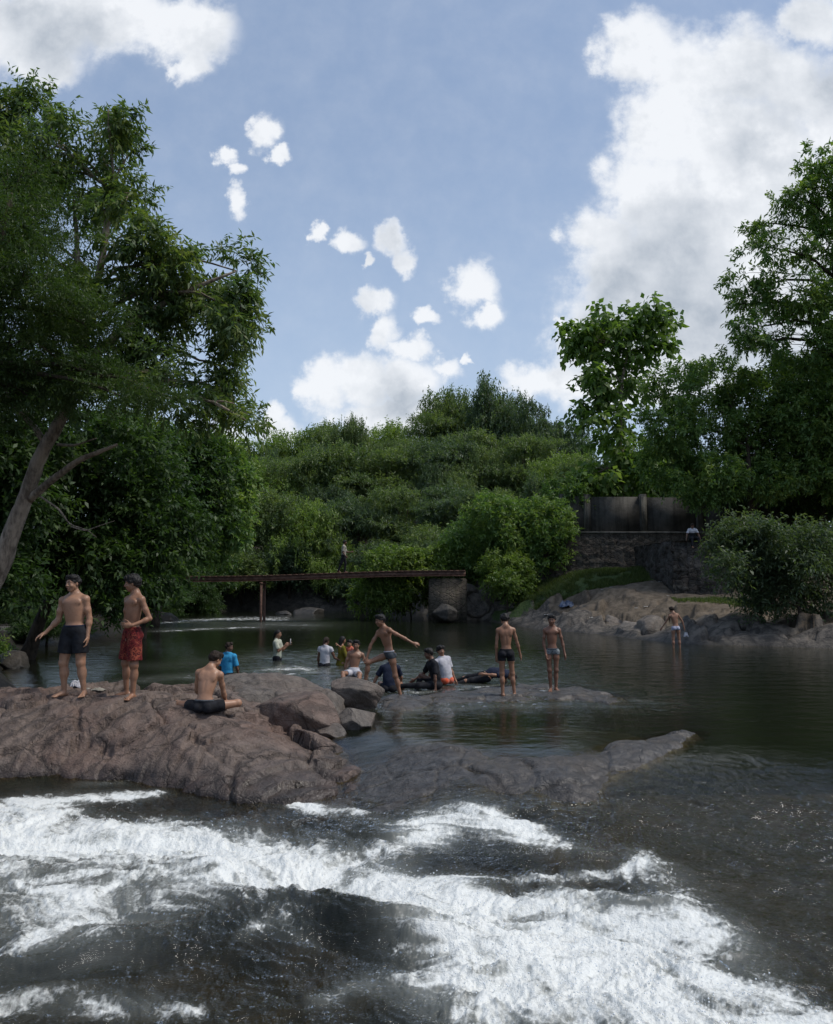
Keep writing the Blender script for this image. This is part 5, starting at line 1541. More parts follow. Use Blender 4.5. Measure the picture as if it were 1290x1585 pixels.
        g.ell(W_ + hd * .034 * h, (.0235 * h, .0115 * h, .031 * h), Fh, .010)
        fr = max(.0047 * h, vox * .80)
        for q, (o_, L) in enumerate(((.0165, .041), (.0058, .046), (-.0050, .043), (-.0155, .034))):
            p = W_ + hd * .056 * h + ac * o_ * h
            d = nz(hd + ac * o_ * 4)
            cc = curl * (1 + .18 * q)
            for s3 in range(3):
                an = cc * (s3 + .5)
                dd = nz(d * math.cos(an) + pn * math.sin(an))
                p2 = p + dd * L * h * (.44, .31, .25)[s3]
                g.cone(p, p2, fr * (1 - .08 * s3), fr * (.92 - .08 * s3), .0035)
                p = p2
        p = W_ + hd * .018 * h + ac * .017 * h
        d = nz(hd * .72 + ac * .62 + pn * .25)
        g.cone(p, p + d * .030 * h, fr * 1.35, fr * 1.15, .006)
        p = p + d * .030 * h
        g.cone(p, p + nz(d * .7 + hd * .5 + pn * .3) * .022 * h, fr * 1.1, fr * .9, .003)
        # leg
        Hp, K, A = P['hip' + sd], P['kn' + sd], P['an' + sd]
        td, sh = nz(K - Hp), nz(A - K)
        g.cone(Hp, K, .050 * h * B, .0325 * h * B, .025)
        g.ell(Hp + (K - Hp) * .32, (.048 * h * B,) * 3, None, .03)
        g.cone(K, A, .0310 * h * B, .0190 * h, .018)
        bk = nz(np.cross(np.cross(td - sh * .2, nz(legs[sd][2]) if len(legs[sd]) > 2 else fh), td) + 1e-6)
        fd = nz(legs[sd][2]) if len(legs[sd]) > 2 else fh
        bk = nz(-(fd - (fd @ sh) * sh))
        g.ell(K + (A - K) * .30 + bk * .009 * h, (.0268 * h * B, .0268 * h * B, .0268 * h * B), None, .045)
        g.ell(K + (A - K) * .42 + bk * .005 * h, (.0235 * h * B,) * 3, None, .045)
        g.ell(K - bk * .006 * h, (.0285 * h,) * 3, None, .03)
        dnf = nz(sh - (sh @ fd) * fd)
        sd_ = np.cross(fd, dnf)
        g.cone(A, A + dnf * .014 * h, .019 * h, .020 * h, .01)
        g.cone(A + dnf * .020 * h - fd * .020 * h, A + dnf * .024 * h + fd * .02 * h, .019 * h, .016 * h, .012)
        for o_ in (.012, -.012):
            g.cone(A + dnf * .012 * h + fd * .01 * h, A + dnf * .029 * h + fd * .080 * h + sd_ * o_ * h, .018 * h, .0115 * h, .015)
        tr_ = max(.0062 * h, vox * .8)
        for q in range(5):
            o_ = (q - 2) * .0105
            sgn = sg if (sd_ @ rh) > 0 else -sg
            big = (q == (0 if sgn > 0 else 4))
            pp = A + dnf * .032 * h + fd * (.082 - .004 * abs(q - 2)) * h + sd_ * o_ * h
            g.cone(pp, pp + fd * (.026 if big else .019) * h, tr_ * (1.25 if big else 1), tr_ * (1.1 if big else .85), .004)
    # head
    hc = P['head']; k = headk
    def hp(r_, f_, u_): return hc + (rH * r_ + fH * f_ + uH * u_) * h * k
    g.ell(hp(0, -.006, .014), (.0455 * h * k, .056 * h * k, .053 * h * k), FHd, .01)
    g.ell(hp(0, .016, -.016), (.039 * h * k, .034 * h * k, .046 * h * k), FHd, .015)
    g.cone(hp(.014, .008, -.030), hp(.007, .030, -.052), .026 * h * k, .014 * h * k, .015)
    g.cone(hp(-.014, .008, -.030), hp(-.007, .030, -.052), .026 * h * k, .014 * h * k, .015)
    g.ell(hp(0, .044, .016), (.032 * h * k, .010 * h * k, .008 * h * k), FHd, .010)
    for sg in (1, -1):
        g.ell(hp(sg * .0185, .057, .002), (.011 * h * k, .010 * h * k, .008 * h * k), FHd, .006, 's')
        g.ell(hp(sg * .0185, .0425, .002), (.0088 * h * k,) * 3, FHd, .003)
        g.ell(hp(sg * .026, .036, -.018), (.012 * h * k,) * 3, FHd, .012)
        g.ell(hp(sg * .0455, -.004, -.003), (.0055 * h * k, .011 * h * k, .017 * h * k), FHd, .004)
    g.cone(hp(0, .050, .006), hp(0, .060, -.016), .0050 * h * k, .0080 * h * k, .006)
    g.cone(hp(.008, .053, -.019), hp(-.008, .053, -.019), .0060 * h * k, .0060 * h * k, .005)
    g.ell(hp(0, .048, -.0325), (.0155 * h * k, .0075 * h * k, .0040 * h * k), FHd, .004)
    g.ell(hp(0, .047, -.0395), (.0135 * h * k, .0075 * h * k, .0045 * h * k), FHd, .004)
    v, f = g.mesh()
    v = smooth_mesh(v, f, 1, .35)
    # colour by landmark
    col = np.tile(np.array(skin), (len(v), 1))
    q = v * 3.0
    col *= (1 + .10 * fbm(q[:, 0] * 2 + q[:, 1], q[:, 2] * 2, 3, 55))[:, None]
    def spot(c, r, target, s=1.0):
        d = np.linalg.norm(v - c, axis=1)
        w = (np.clip(1 - d / r, 0, 1) ** .6 * s)[:, None]
        col[:] = col * (1 - w) + np.array(target) * w
    dk = np.array(skin) * .32
    for sg in (1, -1):
        spot(P['chest'] + uc * .040 * h + rc * sg * .050 * h + fc * .062 * h * B, .012 * h, dk, .9)
        for t_ in (-.010, -.003, .004, .011):
            spot(hp(sg * (.020 + t_), .050, .0175), .0065 * h * k, (.012, .01, .008), .95)
        spot(hp(sg * .0185, .052, .002), .0078 * h * k, (.5, .48, .45), .8)
        spot(hp(sg * .0185, .0525, .002), .0048 * h * k, (.01, .007, .005), 1)
    for t_ in (-.009, 0, .009):
        spot(hp(t_, .055, -.0355), .0075 * h * k, (.20, .07, .06), .75)
    spot(P['waist'] + fc * .052 * h * B - uc * .012 * h, .006 * h, dk, .8)
    # darker elbows and knees, paler soles and palms
    for s_ in 'RL':
        spot(P['sole' + s_] + 0, .06 * h, np.array(skin) * 1.25, .4)
        spot(P['kn' + s_], .04 * h, np.array(skin) * .8, .2)
    rgba = np.concatenate([np.clip(col, 0, 1), np.ones((len(v), 1))], 1)
    org = V3((P['soleR'] + P['soleL']) / 2)
    org[2] = v[:, 2].min()
    root = empty('person', tuple(org), label, 'person', group)
    me = mesh_np('body', v - org, f, [SKIN], attrs={'col': ('FLOAT_COLOR', 'POINT', rgba)})
    link('body', me, root)
    def part(name, gg, mat, amp=.0, fq=18, seed=1, sm=1):
        if amp: gg.wobble(amp, fq, seed)
        vv, ff = gg.mesh()
        if not len(ff): return
        vv = smooth_mesh(vv, ff, sm, .5)
        return link(name, mesh_np(name, vv - org, ff, [mat] if not isinstance(mat, list) else mat), root)
    # hair
    g2 = SDF(hc - .14 * h, hc + .14 * h, vox * .8)
    th = .006 if hair != 'bushy' else .011
    g2.ell(hp(0, -.008, .016), ((.0455 + th) * h * k, (.056 + th) * h * k, (.053 + th * 1.1) * h * k), FHd, .01)
    if hair == 'bushy':
        for a_, b_ in ((.02, .05), (-.02, .052), (0, .056), (.038, .03), (-.038, .03)):
            g2.ell(hp(a_, b_ - .012, .048), (.020 * h * k,) * 3, FHd, .012)
    nrm_ = nz(fH * -.60 + uH * .80)
    for a_, b_, c_ in ((.030, -.01, .045), (-.030, .0, .046), (.0, -.035, .046), (.012, .030, .050), (-.016, .026, .052), (.036, -.03, .015), (-.036, -.03, .015)):
        g2.ell(hp(a_, b_, c_), (.024 * h * k,) * 3, FHd, .012)
    g2.plane(hp(0, .046, .030 if hair != 'bushy' else .022), -nz(fH * -.60 + uH * .80))
    hs_ = int(abs(anchor[1][0]) * 977) % 97
    g2.wobble(.012 * (1.5 if hair == 'bushy' else 1), 24, hs_)
    g2.wobble(.004, 90, 8)
    for sg in (1, -1): g2.ell(hp(sg * .056, .006, -.012), (.010 * h * k, .020 * h * k, .024 * h * k), FHd, .004, 's')
    g2.ell(hp(0, .060, -.002), (.040 * h * k, .022 * h * k, .034 * h * k), FHd, .006, 's')
    if hair in ('tail', 'long'):
        g2b = SDF(hc - .30 * h, hc + .16 * h, vox)
        g2b.ell(hp(0, -.008, .016), ((.0455 + th) * h * k, (.056 + th) * h * k, (.053 + th) * h * k), FHd, .01)
        g2b.plane(hp(0, .036, .030), -nrm_)
        if hair == 'tail':
            g2b.ell(hp(0, -.062, .010), (.02 * h, .022 * h, .026 * h), FHd, .01)
            g2b.cone(hp(0, -.068, .0), hp(0, -.085, -.085), .018 * h, .010 * h, .01)
        else:
            g2b.cone(hp(0, -.035, -.01), hp(0, -.055, -.10), .046 * h, .034 * h, .02)
        g2b.wobble(.005, 50, 4)
        g2 = g2b
    part('hair', g2, HAIR if int(abs(anchor[1][0]) * 977) % 3 else HAIRB)
    # clothes
    for w in wear:
        kind, mat = w[0], w[1]
        o = w[2] if len(w) > 2 else {}
        gg = SDF(lo - .03, hi + .03, vox)
        amp = o.get('amp', .0035)
        if kind in ('shorts', 'trunks', 'trousers'):
            e = o.get('off', .012 if kind != 'trunks' else .006)
            fl = o.get('flare', .022 if kind == 'shorts' else .0)
            Ln = o.get('len', {'shorts': .78, 'trunks': .22, 'trousers': 1.0}[kind])
            gg.ell(P['pelvis'] + u * .032 * h, (.083 * h * B + e, .058 * h * B + e, .070 * h + e), FH_, .02)
            gg.ell(P['waist'] * .75 + P['pelvis'] * .25, (.073 * h * B + e, .052 * h * B + e, .06 * h), FH_, .02)
            for sg in (1, -1): gg.ell(P['pelvis'] - fh * .028 * h + rh * sg * .040 * h - u * .006 * h, (.045 * h * B + e,) * 3, FH_, .02)
            for sd in 'RL':
                Hp, K, A = P['hip' + sd], P['kn' + sd], P['an' + sd]
                td = nz(K - Hp)
                if Ln > .45: gg.ell(Hp + (K - Hp) * .32, (.048 * h * B + e,) * 3, None, .03)
                if kind == 'trousers':
                    gg.ell(K, (.036 * h * B + e,) * 3, None, .03)
                    gg.cone(Hp, K, .050 * h * B + e, .034 * h * B + e, .025)
                    gg.cone(K, A, .033 * h * B + e, .022 * h + e, .02)
                else:
                    hem = Hp + (K - Hp) * Ln
                    r1 = .050 * h * B + (.0325 - .050) * h * B * Ln
                    gg.cone(Hp, hem + td * .04, .050 * h * B + e, r1 + e + fl, .02, 'u', (hem, td))
            gg.plane(P['pelvis'] + u * o.get('waist', .085) * h, u)
            nm = o.get('name', kind)
        elif kind in ('shirt', 'vest'):
            e = o.get('off', .012)
            gg.ell(P['pelvis'] + u * .040 * h, (.083 * h * B + e, .058 * h * B + e, .07 * h + e), FH_, .02)
            gg.ell(P['waist'] * .6 + P['chest'] * .4 - u * .01 * h, (.073 * h * B + e, .053 * h * B + e, .10 * h), FC, .03)
            gg.ell(P['chest'] + uc * .012 * h, (.085 * h * B + e, .060 * h * B + e, .105 * h), FC, .03)
            gg.ell(P['neck'] - uc * .050 * h, (.096 * h * (.5 + .5 * B) + e, .048 * h * B + e, .048 * h + e * .6), FC, .03)
            for sg in (1, -1):
                gg.ell(P['chest'] + uc * .042 * h + rc * sg * .048 * h - fc * .038 * h * B, (.032 * h + e, .018 * h + e, .048 * h + e), FC, .02)
                gg.ell(P['chest'] + uc * .048 * h + rc * sg * .043 * h + fc * .040 * h * B, (.040 * h + e, .013 * h + e, .028 * h + e), FC, .02)
            gg.ell(P['waist'], (.076 * h * B + e, .056 * h * B + e, .07 * h), FC, .03)
            gg.ell(P['waist'] * .5 + P['chest'] * .5, (.076 * h * B + e, .056 * h * B + e, .07 * h), FC, .03)
            sl = o.get('sleeve', .6)
            for sd in 'RL':
                S_, E_, W_ = P['sh' + sd], P['el' + sd], P['wr' + sd]
                gg.cone(P['neck'] + uc * .016 * h - fc * .012 * h, S_ + uc * .006 * h, .032 * h, .028 * h, .03)
                gg.ell(S_, (.036 * h * B + e * .6,) * 3, FC, .02)
                if sl > 1:
                    gg.cone(S_, E_, .030 * h * B + e, .0235 * h * B + e * .8, .02)
                    we = E_ + (W_ - E_) * min(1, sl - 1)
                    gg.cone(E_, we, .024 * h * B + e * .8, .018 * h + e * .6, .015)
                else:
                    he = S_ + (E_ - S_) * sl
                    gg.cone(S_, he + (E_ - S_) * .1, .030 * h * B + e, .026 * h * B + e + .008, .02, 'u', (he, nz(E_ - S_)))
            gg.plane(P['pelvis'] + u * o.get('hem', .0) * h, -u)
            gg.cone(P['neck'] + uc * .040 * h + fc * .030 * h, P['neck'] + uc * .08 * h + fc * .03 * h, .026 * h, .05 * h, .006, 's')
            nm = 'shirt'
        elif kind == 'dress':
            e = .014
            gg.ell(P['chest'], (.088 * h * B + e, .062 * h * B + e, .11 * h), FC, .03)
            gg.cone(P['waist'], P['pelvis'] - u * .12 * h, .07 * h + e, .12 * h, .03)
            gg.ell(P['neck'] - uc * .05 * h, (.098 * h + e, .05 * h + e, .05 * h + e * .5), FC, .03)
            for sd in 'RL':
                gg.ell(P['sh' + sd], (.036 * h + e,) * 3, FC, .02)
                gg.cone(P['sh' + sd], P['el' + sd], .03 * h + e, .024 * h + e * .7, .02)
            gg.cone(P['neck'] + uc * .03 * h, P['neck'] + uc * .08 * h, .034 * h, .05 * h, .006, 's')
            nm = 'dress'
        part(nm, gg, mat, amp, o.get('fq', 13), 21)
        if 'band' in o:
            gb = SDF(lo, hi, vox)
            e = .016
            gb.ell(P['pelvis'] + u * .032 * h, (.083 * h * B + e, .058 * h * B + e, .070 * h + e), FH_, .02)
            gb.ell(P['waist'] * .75 + P['pelvis'] * .25, (.073 * h * B + e, .052 * h * B + e, .06 * h), FH_, .02)
            wl = o.get('waist', .085) * h
            gb.plane(P['pelvis'] + u * (wl + .004), u); gb.plane(P['pelvis'] + u * (wl - .018), -u)
            part('waistband', gb, o['band'])
    return root, P

# ------------------------------------------------------------------ the people
def slab_z(x, y):
    h = max(float(ROCKS[k][1](np.array([[x]]), np.array([[y]]))[0, 0]) for k in ('slab', 'back_ridge', 'cut_ledge'))
    return h
def on_slab(px, py):
    zs = np.linspace(.9, -.3, 600)
    P_ = np.array([onz(px, py, z) for z in zs])
    h = np.max([ROCKS[k][1](P_[:, 0], P_[:, 1]) for k in ('slab', 'back_ridge', 'cut_ledge')], 0)
    i = int(np.argmax(h >= zs))
    return (P_[i, 0], P_[i, 1], float(zs[i]))

# 1 man on the left in black shorts, facing the camera
a = at(131, 1082, 11.35); a = (a[0], a[1], slab_z(a[0], a[1]) + .0)
person('man in black shorts with one arm held out, standing leftmost on the brown slab', 1.68, ('soleL', a),
       up=(-.03, 0, 1), face=(-.15, -1, 0), up2=(-.06, .0, 1), headface=(-.45, -.9, .05), headup=(-.03, -.05, 1),
       armR=((-.22, .05, -1), (-.75, -.35, -.90), (-.75, -.45, -.45)), armL=((.20, .08, -1), (.02, -.22, -1)),
       legR=((-.14, -.02, -1), (.03, .06, -1), (-.62, -.8, 0)), legL=((.05, -.02, -1), (.13, .05, -1), (.12, -1, 0)),
       skin=TAN, vox=.0065, bulk=1.14, hair='short', curl=.4, palmR=(.3, .2, -1),
       wear=[('shorts', C_BLACK, dict(len=.66, flare=.020, off=.014, waist=.070, band=C_NAVY))])
# 2 man beside him in red patterned shorts, turned left
a = at(205, 1085, 11.3); a = (a[0], a[1], slab_z(a[0], a[1]) + .0)
person('man in red patterned shorts looking left with a hand at his waist', 1.71, ('soleL', a),
       up=(.05, 0, 1), face=(-.75, -.65, 0), up2=(.02, .04, 1), face2=(-.60, -.80, 0), headface=(-.95, -.28, -.18), headup=(-.10, -.05, 1),
       armR=((-.10, .15, -1), (.25, -.45, -.75), (.6, -.35, -.5)), armL=((.40, .05, -.9), (-.90, -.60, -.40), (-1, -.2, .0)),
       legR=((-.12, .05, -1), (.02, .10, -1), (-.95, -.3, 0)), legL=((.05, -.05, -1), (-.05, .05, -1), (-.25, -.97, 0)),
       skin=BROWN, vox=.0065, bulk=.92, hair='bushy', curl=.5,
       wear=[('shorts', C_RED, dict(len=.86, flare=.034, off=.016, waist=.062, amp=.007, band=C_RED))])
# 3 boy sitting cross-legged, seen from behind
a = on_slab(316, 1104)
person('boy sitting cross-legged on the slab in black trunks, seen from behind', 1.56, ('pelvis', (a[0], a[1], a[2] + .085)),
       up=(.02, .06, 1), face=(.02, 1, 0), up2=(.12, .35, 1), face2=(.05, 1, -.2), headup=(.30, .35, .9), headface=(.65, .75, -.35),
       armR=((.10, .35, -.9), (.06, .5, -.75), (.0, .9, -.3)), armL=((-.18, .35, -.95), (.35, .60, -.65), (.6, .7, -.1)),
       legR=((.86, .48, .06), (-.78, .45, -.12), (-.6, .7, 0)), legL=((-.86, .48, .02), (.80, .40, -.05), (.6, .7, 0)),
       skin=TAN, vox=.007, bulk=.96, hair='short', curl=.6,
       wear=[('trunks', C_BLACK, dict(len=.50, off=.009, waist=.060, band=C_GREY))])
# 4 leaping boy
bo = onz(621, 1082, .04)
person('thin boy striding up from the water onto a boulder in grey briefs, arms flung wide', 1.52, ('soleL', (bo[0], bo[1], bo[2])),
       up=(-.10, 0, 1), face=(-.85, -.5, 0), up2=(-.32, -.05, 1), face2=(-.75, -.75, 0), headup=(-.18, -.1, 1), headface=(-.88, -.5, -.12),
       armR=((-.52, -.25, -.85), (-.30, -.10, -1)), armL=((.88, -.05, -.46), (.90, 0, -.50), (.95, 0, -.15)),
       legR=((-.92, -.25, -.34), (-.16, .05, -1), (-.95, -.2, -.12)), legL=((.20, .06, -1), (.26, .02, -1), (-.85, -.35, -.1)),
       skin=BROWN, vox=.008, bulk=.84, hair='short', curl=.8,
       wear=[('trunks', C_GREY, dict(len=.14, off=.006, waist=.050, amp=.002, band=C_WHITE))])
# 5 boy standing seen from behind
bo = onz(797, 1078, .02)
person('boy standing on the wet shelf in black trunks with his back to the camera', 1.50, ('soleR', bo),
       up=(.0, 0, 1), face=(0, 1, 0), up2=(-.02, .02, 1), headup=(-.05, .35, 1), headface=(-.1, .9, -.35),
       armR=((.30, .05, -1), (.26, .25, -.95)), armL=((-.12, -.05, -1), (.00, .15, -1)),
       legR=((.08, .03, -1), (.10, -.03, -1), (.35, .95, 0)), legL=((.0, -.02, -1), (.02, -.08, -1), (-.35, .9, 0)),
       skin=BROWN, vox=.008, bulk=.86, hair='short', curl=.45,
       wear=[('trunks', C_BLACK, dict(len=.36, off=.010, flare=.006, waist=.060))])
# 6 boy standing facing the camera
bo = onz(853, 1070, .0)
person('boy standing on the wet shelf in grey patterned briefs, facing the camera', 1.46, ('soleR', bo),
       up=(-.02, 0, 1), face=(-.1, -1, 0), up2=(.0, .02, 1), headup=(0, -.1, 1), headface=(-.22, -1, -.1),
       armR=((-.10, .02, -1), (.16, -.32, -1)), armL=((.28, .04, -1), (.16, -.15, -1)),
       legR=((.06, -.02, -1), (.05, .04, -1), (-.3, -.95, 0)), legL=((-.02, .0, -1), (-.02, .05, -1), (.25, -.95, 0)),
       skin=(0.21, 0.105, 0.066), vox=.008, bulk=.82, hair='short', curl=.45,
       wear=[('trunks', C_CAMO, dict(len=.13, off=.008, waist=.045, amp=.004, band=C_GREY))])
# 7 boy with his hands behind, bare-chested, sitting in white shorts
p = onz(548, 1049, .0)
person('bare-chested boy in white shorts sitting in the shallows, propped on one arm', 1.50, ('pelvis', (p[0], p[1], .09)),
       up=(.0, .18, 1), face=(.05, -1, 0), up2=(.12, .05, 1), headup=(.05, -.05, 1), headface=(-.1, -1, -.1),
       armR=((-.30, .05, -1), (-.10, -.05, -1)), armL=((.42, .15, -.9), (.02, .10, -1)),
       legR=((-.35, -.90, .1), (.1, -.85, -.4), (0, -1, .3)), legL=((.20, -.95, .05), (.0, -.9, -.35), (0, -1, .3)),
       skin=(0.27, 0.145, 0.09), vox=.009, bulk=.95, wear=[('shorts', C_WHITE, dict(len=.6, flare=.01))])
# 8 boy in navy behind the leaping boy's legs
p = onz(600, 1073, .02)
person('boy in a navy shirt sitting between the striding boy\'s legs, back to the camera', 1.42, ('pelvis', (p[0] + .02, p[1] + .25, .08)),
       up=(.02, .12, 1), face=(.1, 1, 0), up2=(.05, .50, .9), headup=(.12, .8, .6), headface=(.2, .8, -.6),
       armR=((.30, .5, -.8), (0, .8, -.5)), armL=((-.55, .1, -.85), (-.40, -.15, -.9)),
       legR=((.4, .9, .1), (.2, .8, -.5), (0, 1, 0)), legL=((-.3, .9, .1), (.0, .8, -.5), (0, 1, 0)),
       skin=BROWN, vox=.009, bulk=1.0, wear=[('shirt', C_NAVY, dict(sleeve=.75, hem=-.03)), ('trunks', C_BLACK, dict(len=.5))])
# 9 boy in black and white tee, sitting, looking left
p = onz(676, 1068, .02)
person('boy in a dark tee sitting on the shelf leaning on his hand, looking left', 1.50, ('pelvis', (p[0], p[1] + .2, .09)),
       up=(-.05, 0, 1), face=(-.9, .2, 0), up2=(-.30, .0, 1), face2=(-.85, -.30, 0), headup=(-.2, -.05, 1), headface=(-.95, -.2, -.25),
       armR=((-.40, .45, -.8), (-.8, .1, -.55)), armL=((.05, -.25, -1), (.02, -.10, -1)),
       legR=((-.80, .25, .42), (-.35, -.1, -.95), (-.9, 0, 0)), legL=((-.75, -.35, .05), (-.9, .1, -.05), (-.8, -.3, .3)),
       skin=DEEP, vox=.009, bulk=.95, wear=[('shirt', C_BLACK, dict(sleeve=.8, hem=.03)), ('trousers', C_BLACK, dict(amp=.004))])
# 10 boy in white behind him
p = onz(690, 1062, .02)
person('boy in a white tee sitting close behind the boy in the black tee', 1.46, ('pelvis', (p[0] + .04, p[1] + .30, .10)),
       up=(-.1, .05, 1), face=(-.5, .85, 0), up2=(-.32, .15, 1), headup=(-.1, 0, 1), headface=(.3, -.7, -.3),
       armR=((.25, .1, -.9), (.35, -.2, -.8)), armL=((-.4, .3, -.8), (-.3, .3, -.8)),
       legR=((-.4, .9, .1), (-.2, .8, -.4), (0, 1, 0)), legL=((-.7, .6, .1), (-.3, .8, -.4), (0, 1, 0)),
       skin=BROWN, vox=.010, bulk=1.0, hair='bushy', wear=[('shirt', C_WHITE, dict(sleeve=.75, hem=-.02)), ('trunks', C_ORANGE, dict(len=.4))])
# 11 boy rolling in the shallows
p = onz(757, 1060, .0)
person('boy in black clothes with a yellow waistband lying bent over in the shallows', 1.44, ('pelvis', (p[0] - .02, p[1] + .35, .12)),
       up=(.80, .1, .62), face=(.3, .3, -1), up2=(.75, .1, -.05), face2=(0, .2, -1), headup=(.8, .1, -.6), headface=(0, .3, -1),
       armR=((-.85, -.3, .02), (-1, -.05, .10)), armL=((.3, .6, -.7), (-.3, .5, -.7)),
       legR=((-.9, -.10, -.12), (-.55, -.1, -.12), (-.6, 0, -.6)), legL=((-.8, .3, -.12), (-.6, .2, -.2), (-.6, 0, -.6)),
       skin=BROWN, vox=.009, bulk=1.05, wear=[('shirt', C_NAVY, dict(sleeve=.85, hem=.04)), ('trousers', C_BLACK, dict(waist=.02, band=C_YELLOW, amp=.005))])
# 12 boy in blue tee, waist deep
p = onz(358, 1040, .0)
person('boy in a bright blue tee standing waist deep, looking right', 1.50, ('pelvis', (p[0], p[1] - .4, -.02)),
       up=(.03, 0, 1), face=(.2, 1, 0), headup=(.05, 0, 1), headface=(.95, -.2, 0),
       armR=((.25, .1, -1), (.15, .35, -.9)), armL=((-.2, .1, -1), (-.05, .3, -1)), legR=((.05, .1, -1), (0, 0, -1), (0, 1, 0)), legL=((-.05, .1, -1), (0, 0, -1), (0, 1, 0)),
       skin=DEEP, vox=.011, bulk=1.05, wear=[('shirt', C_BLUE, dict(sleeve=.9, hem=-.03)), ('trunks', C_BLACK)])
# 13 filming woman
p = onz(430, 1022, .0)
r13, P13 = person('woman in a pale striped top standing waist deep and holding up a phone', 1.52, ('pelvis', (p[0], p[1], .06)),
       up=(-.03, 0, 1), face=(1, -.15, 0), headup=(.05, 0, 1), headface=(1, -.25, -.05),
       armR=((.35, -.25, -.9), (.72, .1, .62), (.6, .1, .75)), armL=((.30, .10, -.9), (.75, .0, .62), (.6, 0, .75)), legR=((0, 0, -1), (0, 0, -1), (1, 0, 0)), legL=((0, .1, -1), (0, 0, -1), (1, 0, 0)),
       skin=BROWN, vox=.011, bulk=1.0, hair='tail', curl=1.1, wear=[('shirt', C_STRIPE, dict(sleeve=.8, hem=-.05, off=.018)), ('trousers', C_BLACK)])
# 14 person seen from behind in white and dark
p = onz(503, 1031, .0)
person('dark-haired bather in a white top with dark sleeves, seen from behind', 1.44, ('pelvis', (p[0], p[1], .02)),
       up=(.02, 0, 1), face=(.25, 1, 0), headup=(.12, .2, 1), headface=(.5, .9, -.1),
       armR=((.40, .2, -.9), (.75, .2, -.4)), armL=((-.2, .2, -1), (0, .3, -1)), legR=((0, 0, -1), (0, 0, -1), (0, 1, 0)), legL=((0, 0, -1), (0, 0, -1), (0, 1, 0)),
       skin=DEEP, vox=.011, bulk=.95, hair='tail', wear=[('shirt', C_WHITE, dict(sleeve=.30, hem=-.08, off=.016)), ('trousers', C_BLACK)])
# 15 girl in mustard dress
p = onz(529, 1030, .0)
person('girl in a mustard yellow dress standing in the water, turned right', 1.36, ('pelvis', (p[0], p[1], .06)),
       up=(.02, 0, 1), face=(.8, .3, 0), headup=(.05, 0, 1), headface=(.7, .6, 0),
       armR=((.35, -.3, -.9), (.9, .0, -.1)), armL=((.35, .3, -.8), (.9, .1, .1)), legR=((0, 0, -1), (0, 0, -1), (1, 0, 0)), legL=((0, 0, -1), (0, 0, -1), (1, 0, 0)),
       skin=BROWN, vox=.011, bulk=1.0, hair='long', wear=[('dress', C_YELLOW)])
# 16 small child in orange
p = onz(543, 1030, .0)
person('small child in an orange top held between the girl in yellow and the bare-chested boy', .92, ('pelvis', (p[0] + .03, p[1] - .1, .16)),
       up=(-.1, 0, 1), face=(-.6, -.7, 0), headup=(-.1, 0, 1), headface=(-.6, -.7, .1),
       armR=((-.7, -.3, .1), (-.6, -.3, .5)), armL=((.3, -.4, -.6), (-.3, -.6, .2)), legR=((-.3, -.5, -.8), (0, 0, -1), (0, -1, 0)), legL=((.1, -.5, -.8), (0, 0, -1), (0, -1, 0)),
       skin=TAN, vox=.010, bulk=1.15, headk=1.35, wear=[('shirt', C_ORANGE, dict(sleeve=.9)), ('trunks', C_ORANGE)])
# 17 far bather on the right
p = onz(1047, 1003, .0)
person('distant boy in white and blue trunks reaching up the rocks, back to the camera', 1.42, ('soleR', (p[0] + .12, p[1], -.10)),
       up=(-.04, 0, 1), face=(-.1, 1, 0), up2=(-.14, .08, 1), headup=(-.25, .35, 1), headface=(-.4, .9, -.2),
       armR=((.55, .1, -.75), (.3, .1, -1)), armL=((-.45, .35, -.85), (-.45, .35, -.8)), legR=((.10, .03, -1), (.04, -.05, -1), (.2, 1, 0)), legL=((-.05, .0, -1), (.0, -.05, -1), (-.2, 1, 0)),
       skin=(0.30, 0.16, 0.10), vox=.013, bulk=.88, wear=[('trunks', C_WBLUE, dict(len=.2, waist=.05))])
# 18 person on the pier
zt = PIER_Z
px0 = at(1074, 838, 36.6)
person('person in a white-sleeved dark top sitting on the edge of the stone pier', 1.50, ('pelvis', (px0[0], 36.75, zt + .10)),
       up=(-.05, 0, 1), face=(-.3, -1, 0), up2=(-.05, -.35, 1), headup=(-.2, -.5, 1), headface=(-.35, -.9, -.4),
       armR=((-.45, -.1, -.9), (-.2, -.3, -.9)), armL=((.45, -.1, -.9), (.25, -.2, -.9)), legR=((-.15, -1, .05), (-.05, -.1, -1), (0, -1, -.3)), legL=((.15, -1, .05), (.05, -.15, -1), (0, -1, -.3)),
       skin=DEEP, vox=.016, bulk=1.0, wear=[('shirt', C_BLACK, dict(sleeve=.0, hem=0)), ('vest', C_WHITE, dict(sleeve=.8, hem=.17, off=.015)), ('trousers', C_BLACK)])
# 19 person crossing the footbridge
p = at(534, 889, BY)
person('distant person in a pale shirt and dark trousers walking right across the footbridge', 1.66, ('soleL', (p[0], BY, zl + (zr - zl) * (p[0] - xl) / (xr - xl) + .19)),
       up=(.04, 0, 1), face=(1, 0, 0), headup=(.1, 0, 1), headface=(1, .3, -.1),
       armR=((-.15, -.1, -1), (.5, -.1, -.7)), armL=((.35, .1, -1), (.9, .1, .0)), legR=((-.30, 0, -1), (-.35, 0, -.9), (1, 0, -.4)), legL=((.22, 0, -1), (-.08, 0, -1), (1, 0, 0)),
       skin=DEEP, vox=.016, bulk=1.0, wear=[('shirt', C_BEIGE, dict(sleeve=.9, hem=-.03, off=.02)), ('trousers', C_BLACK)])

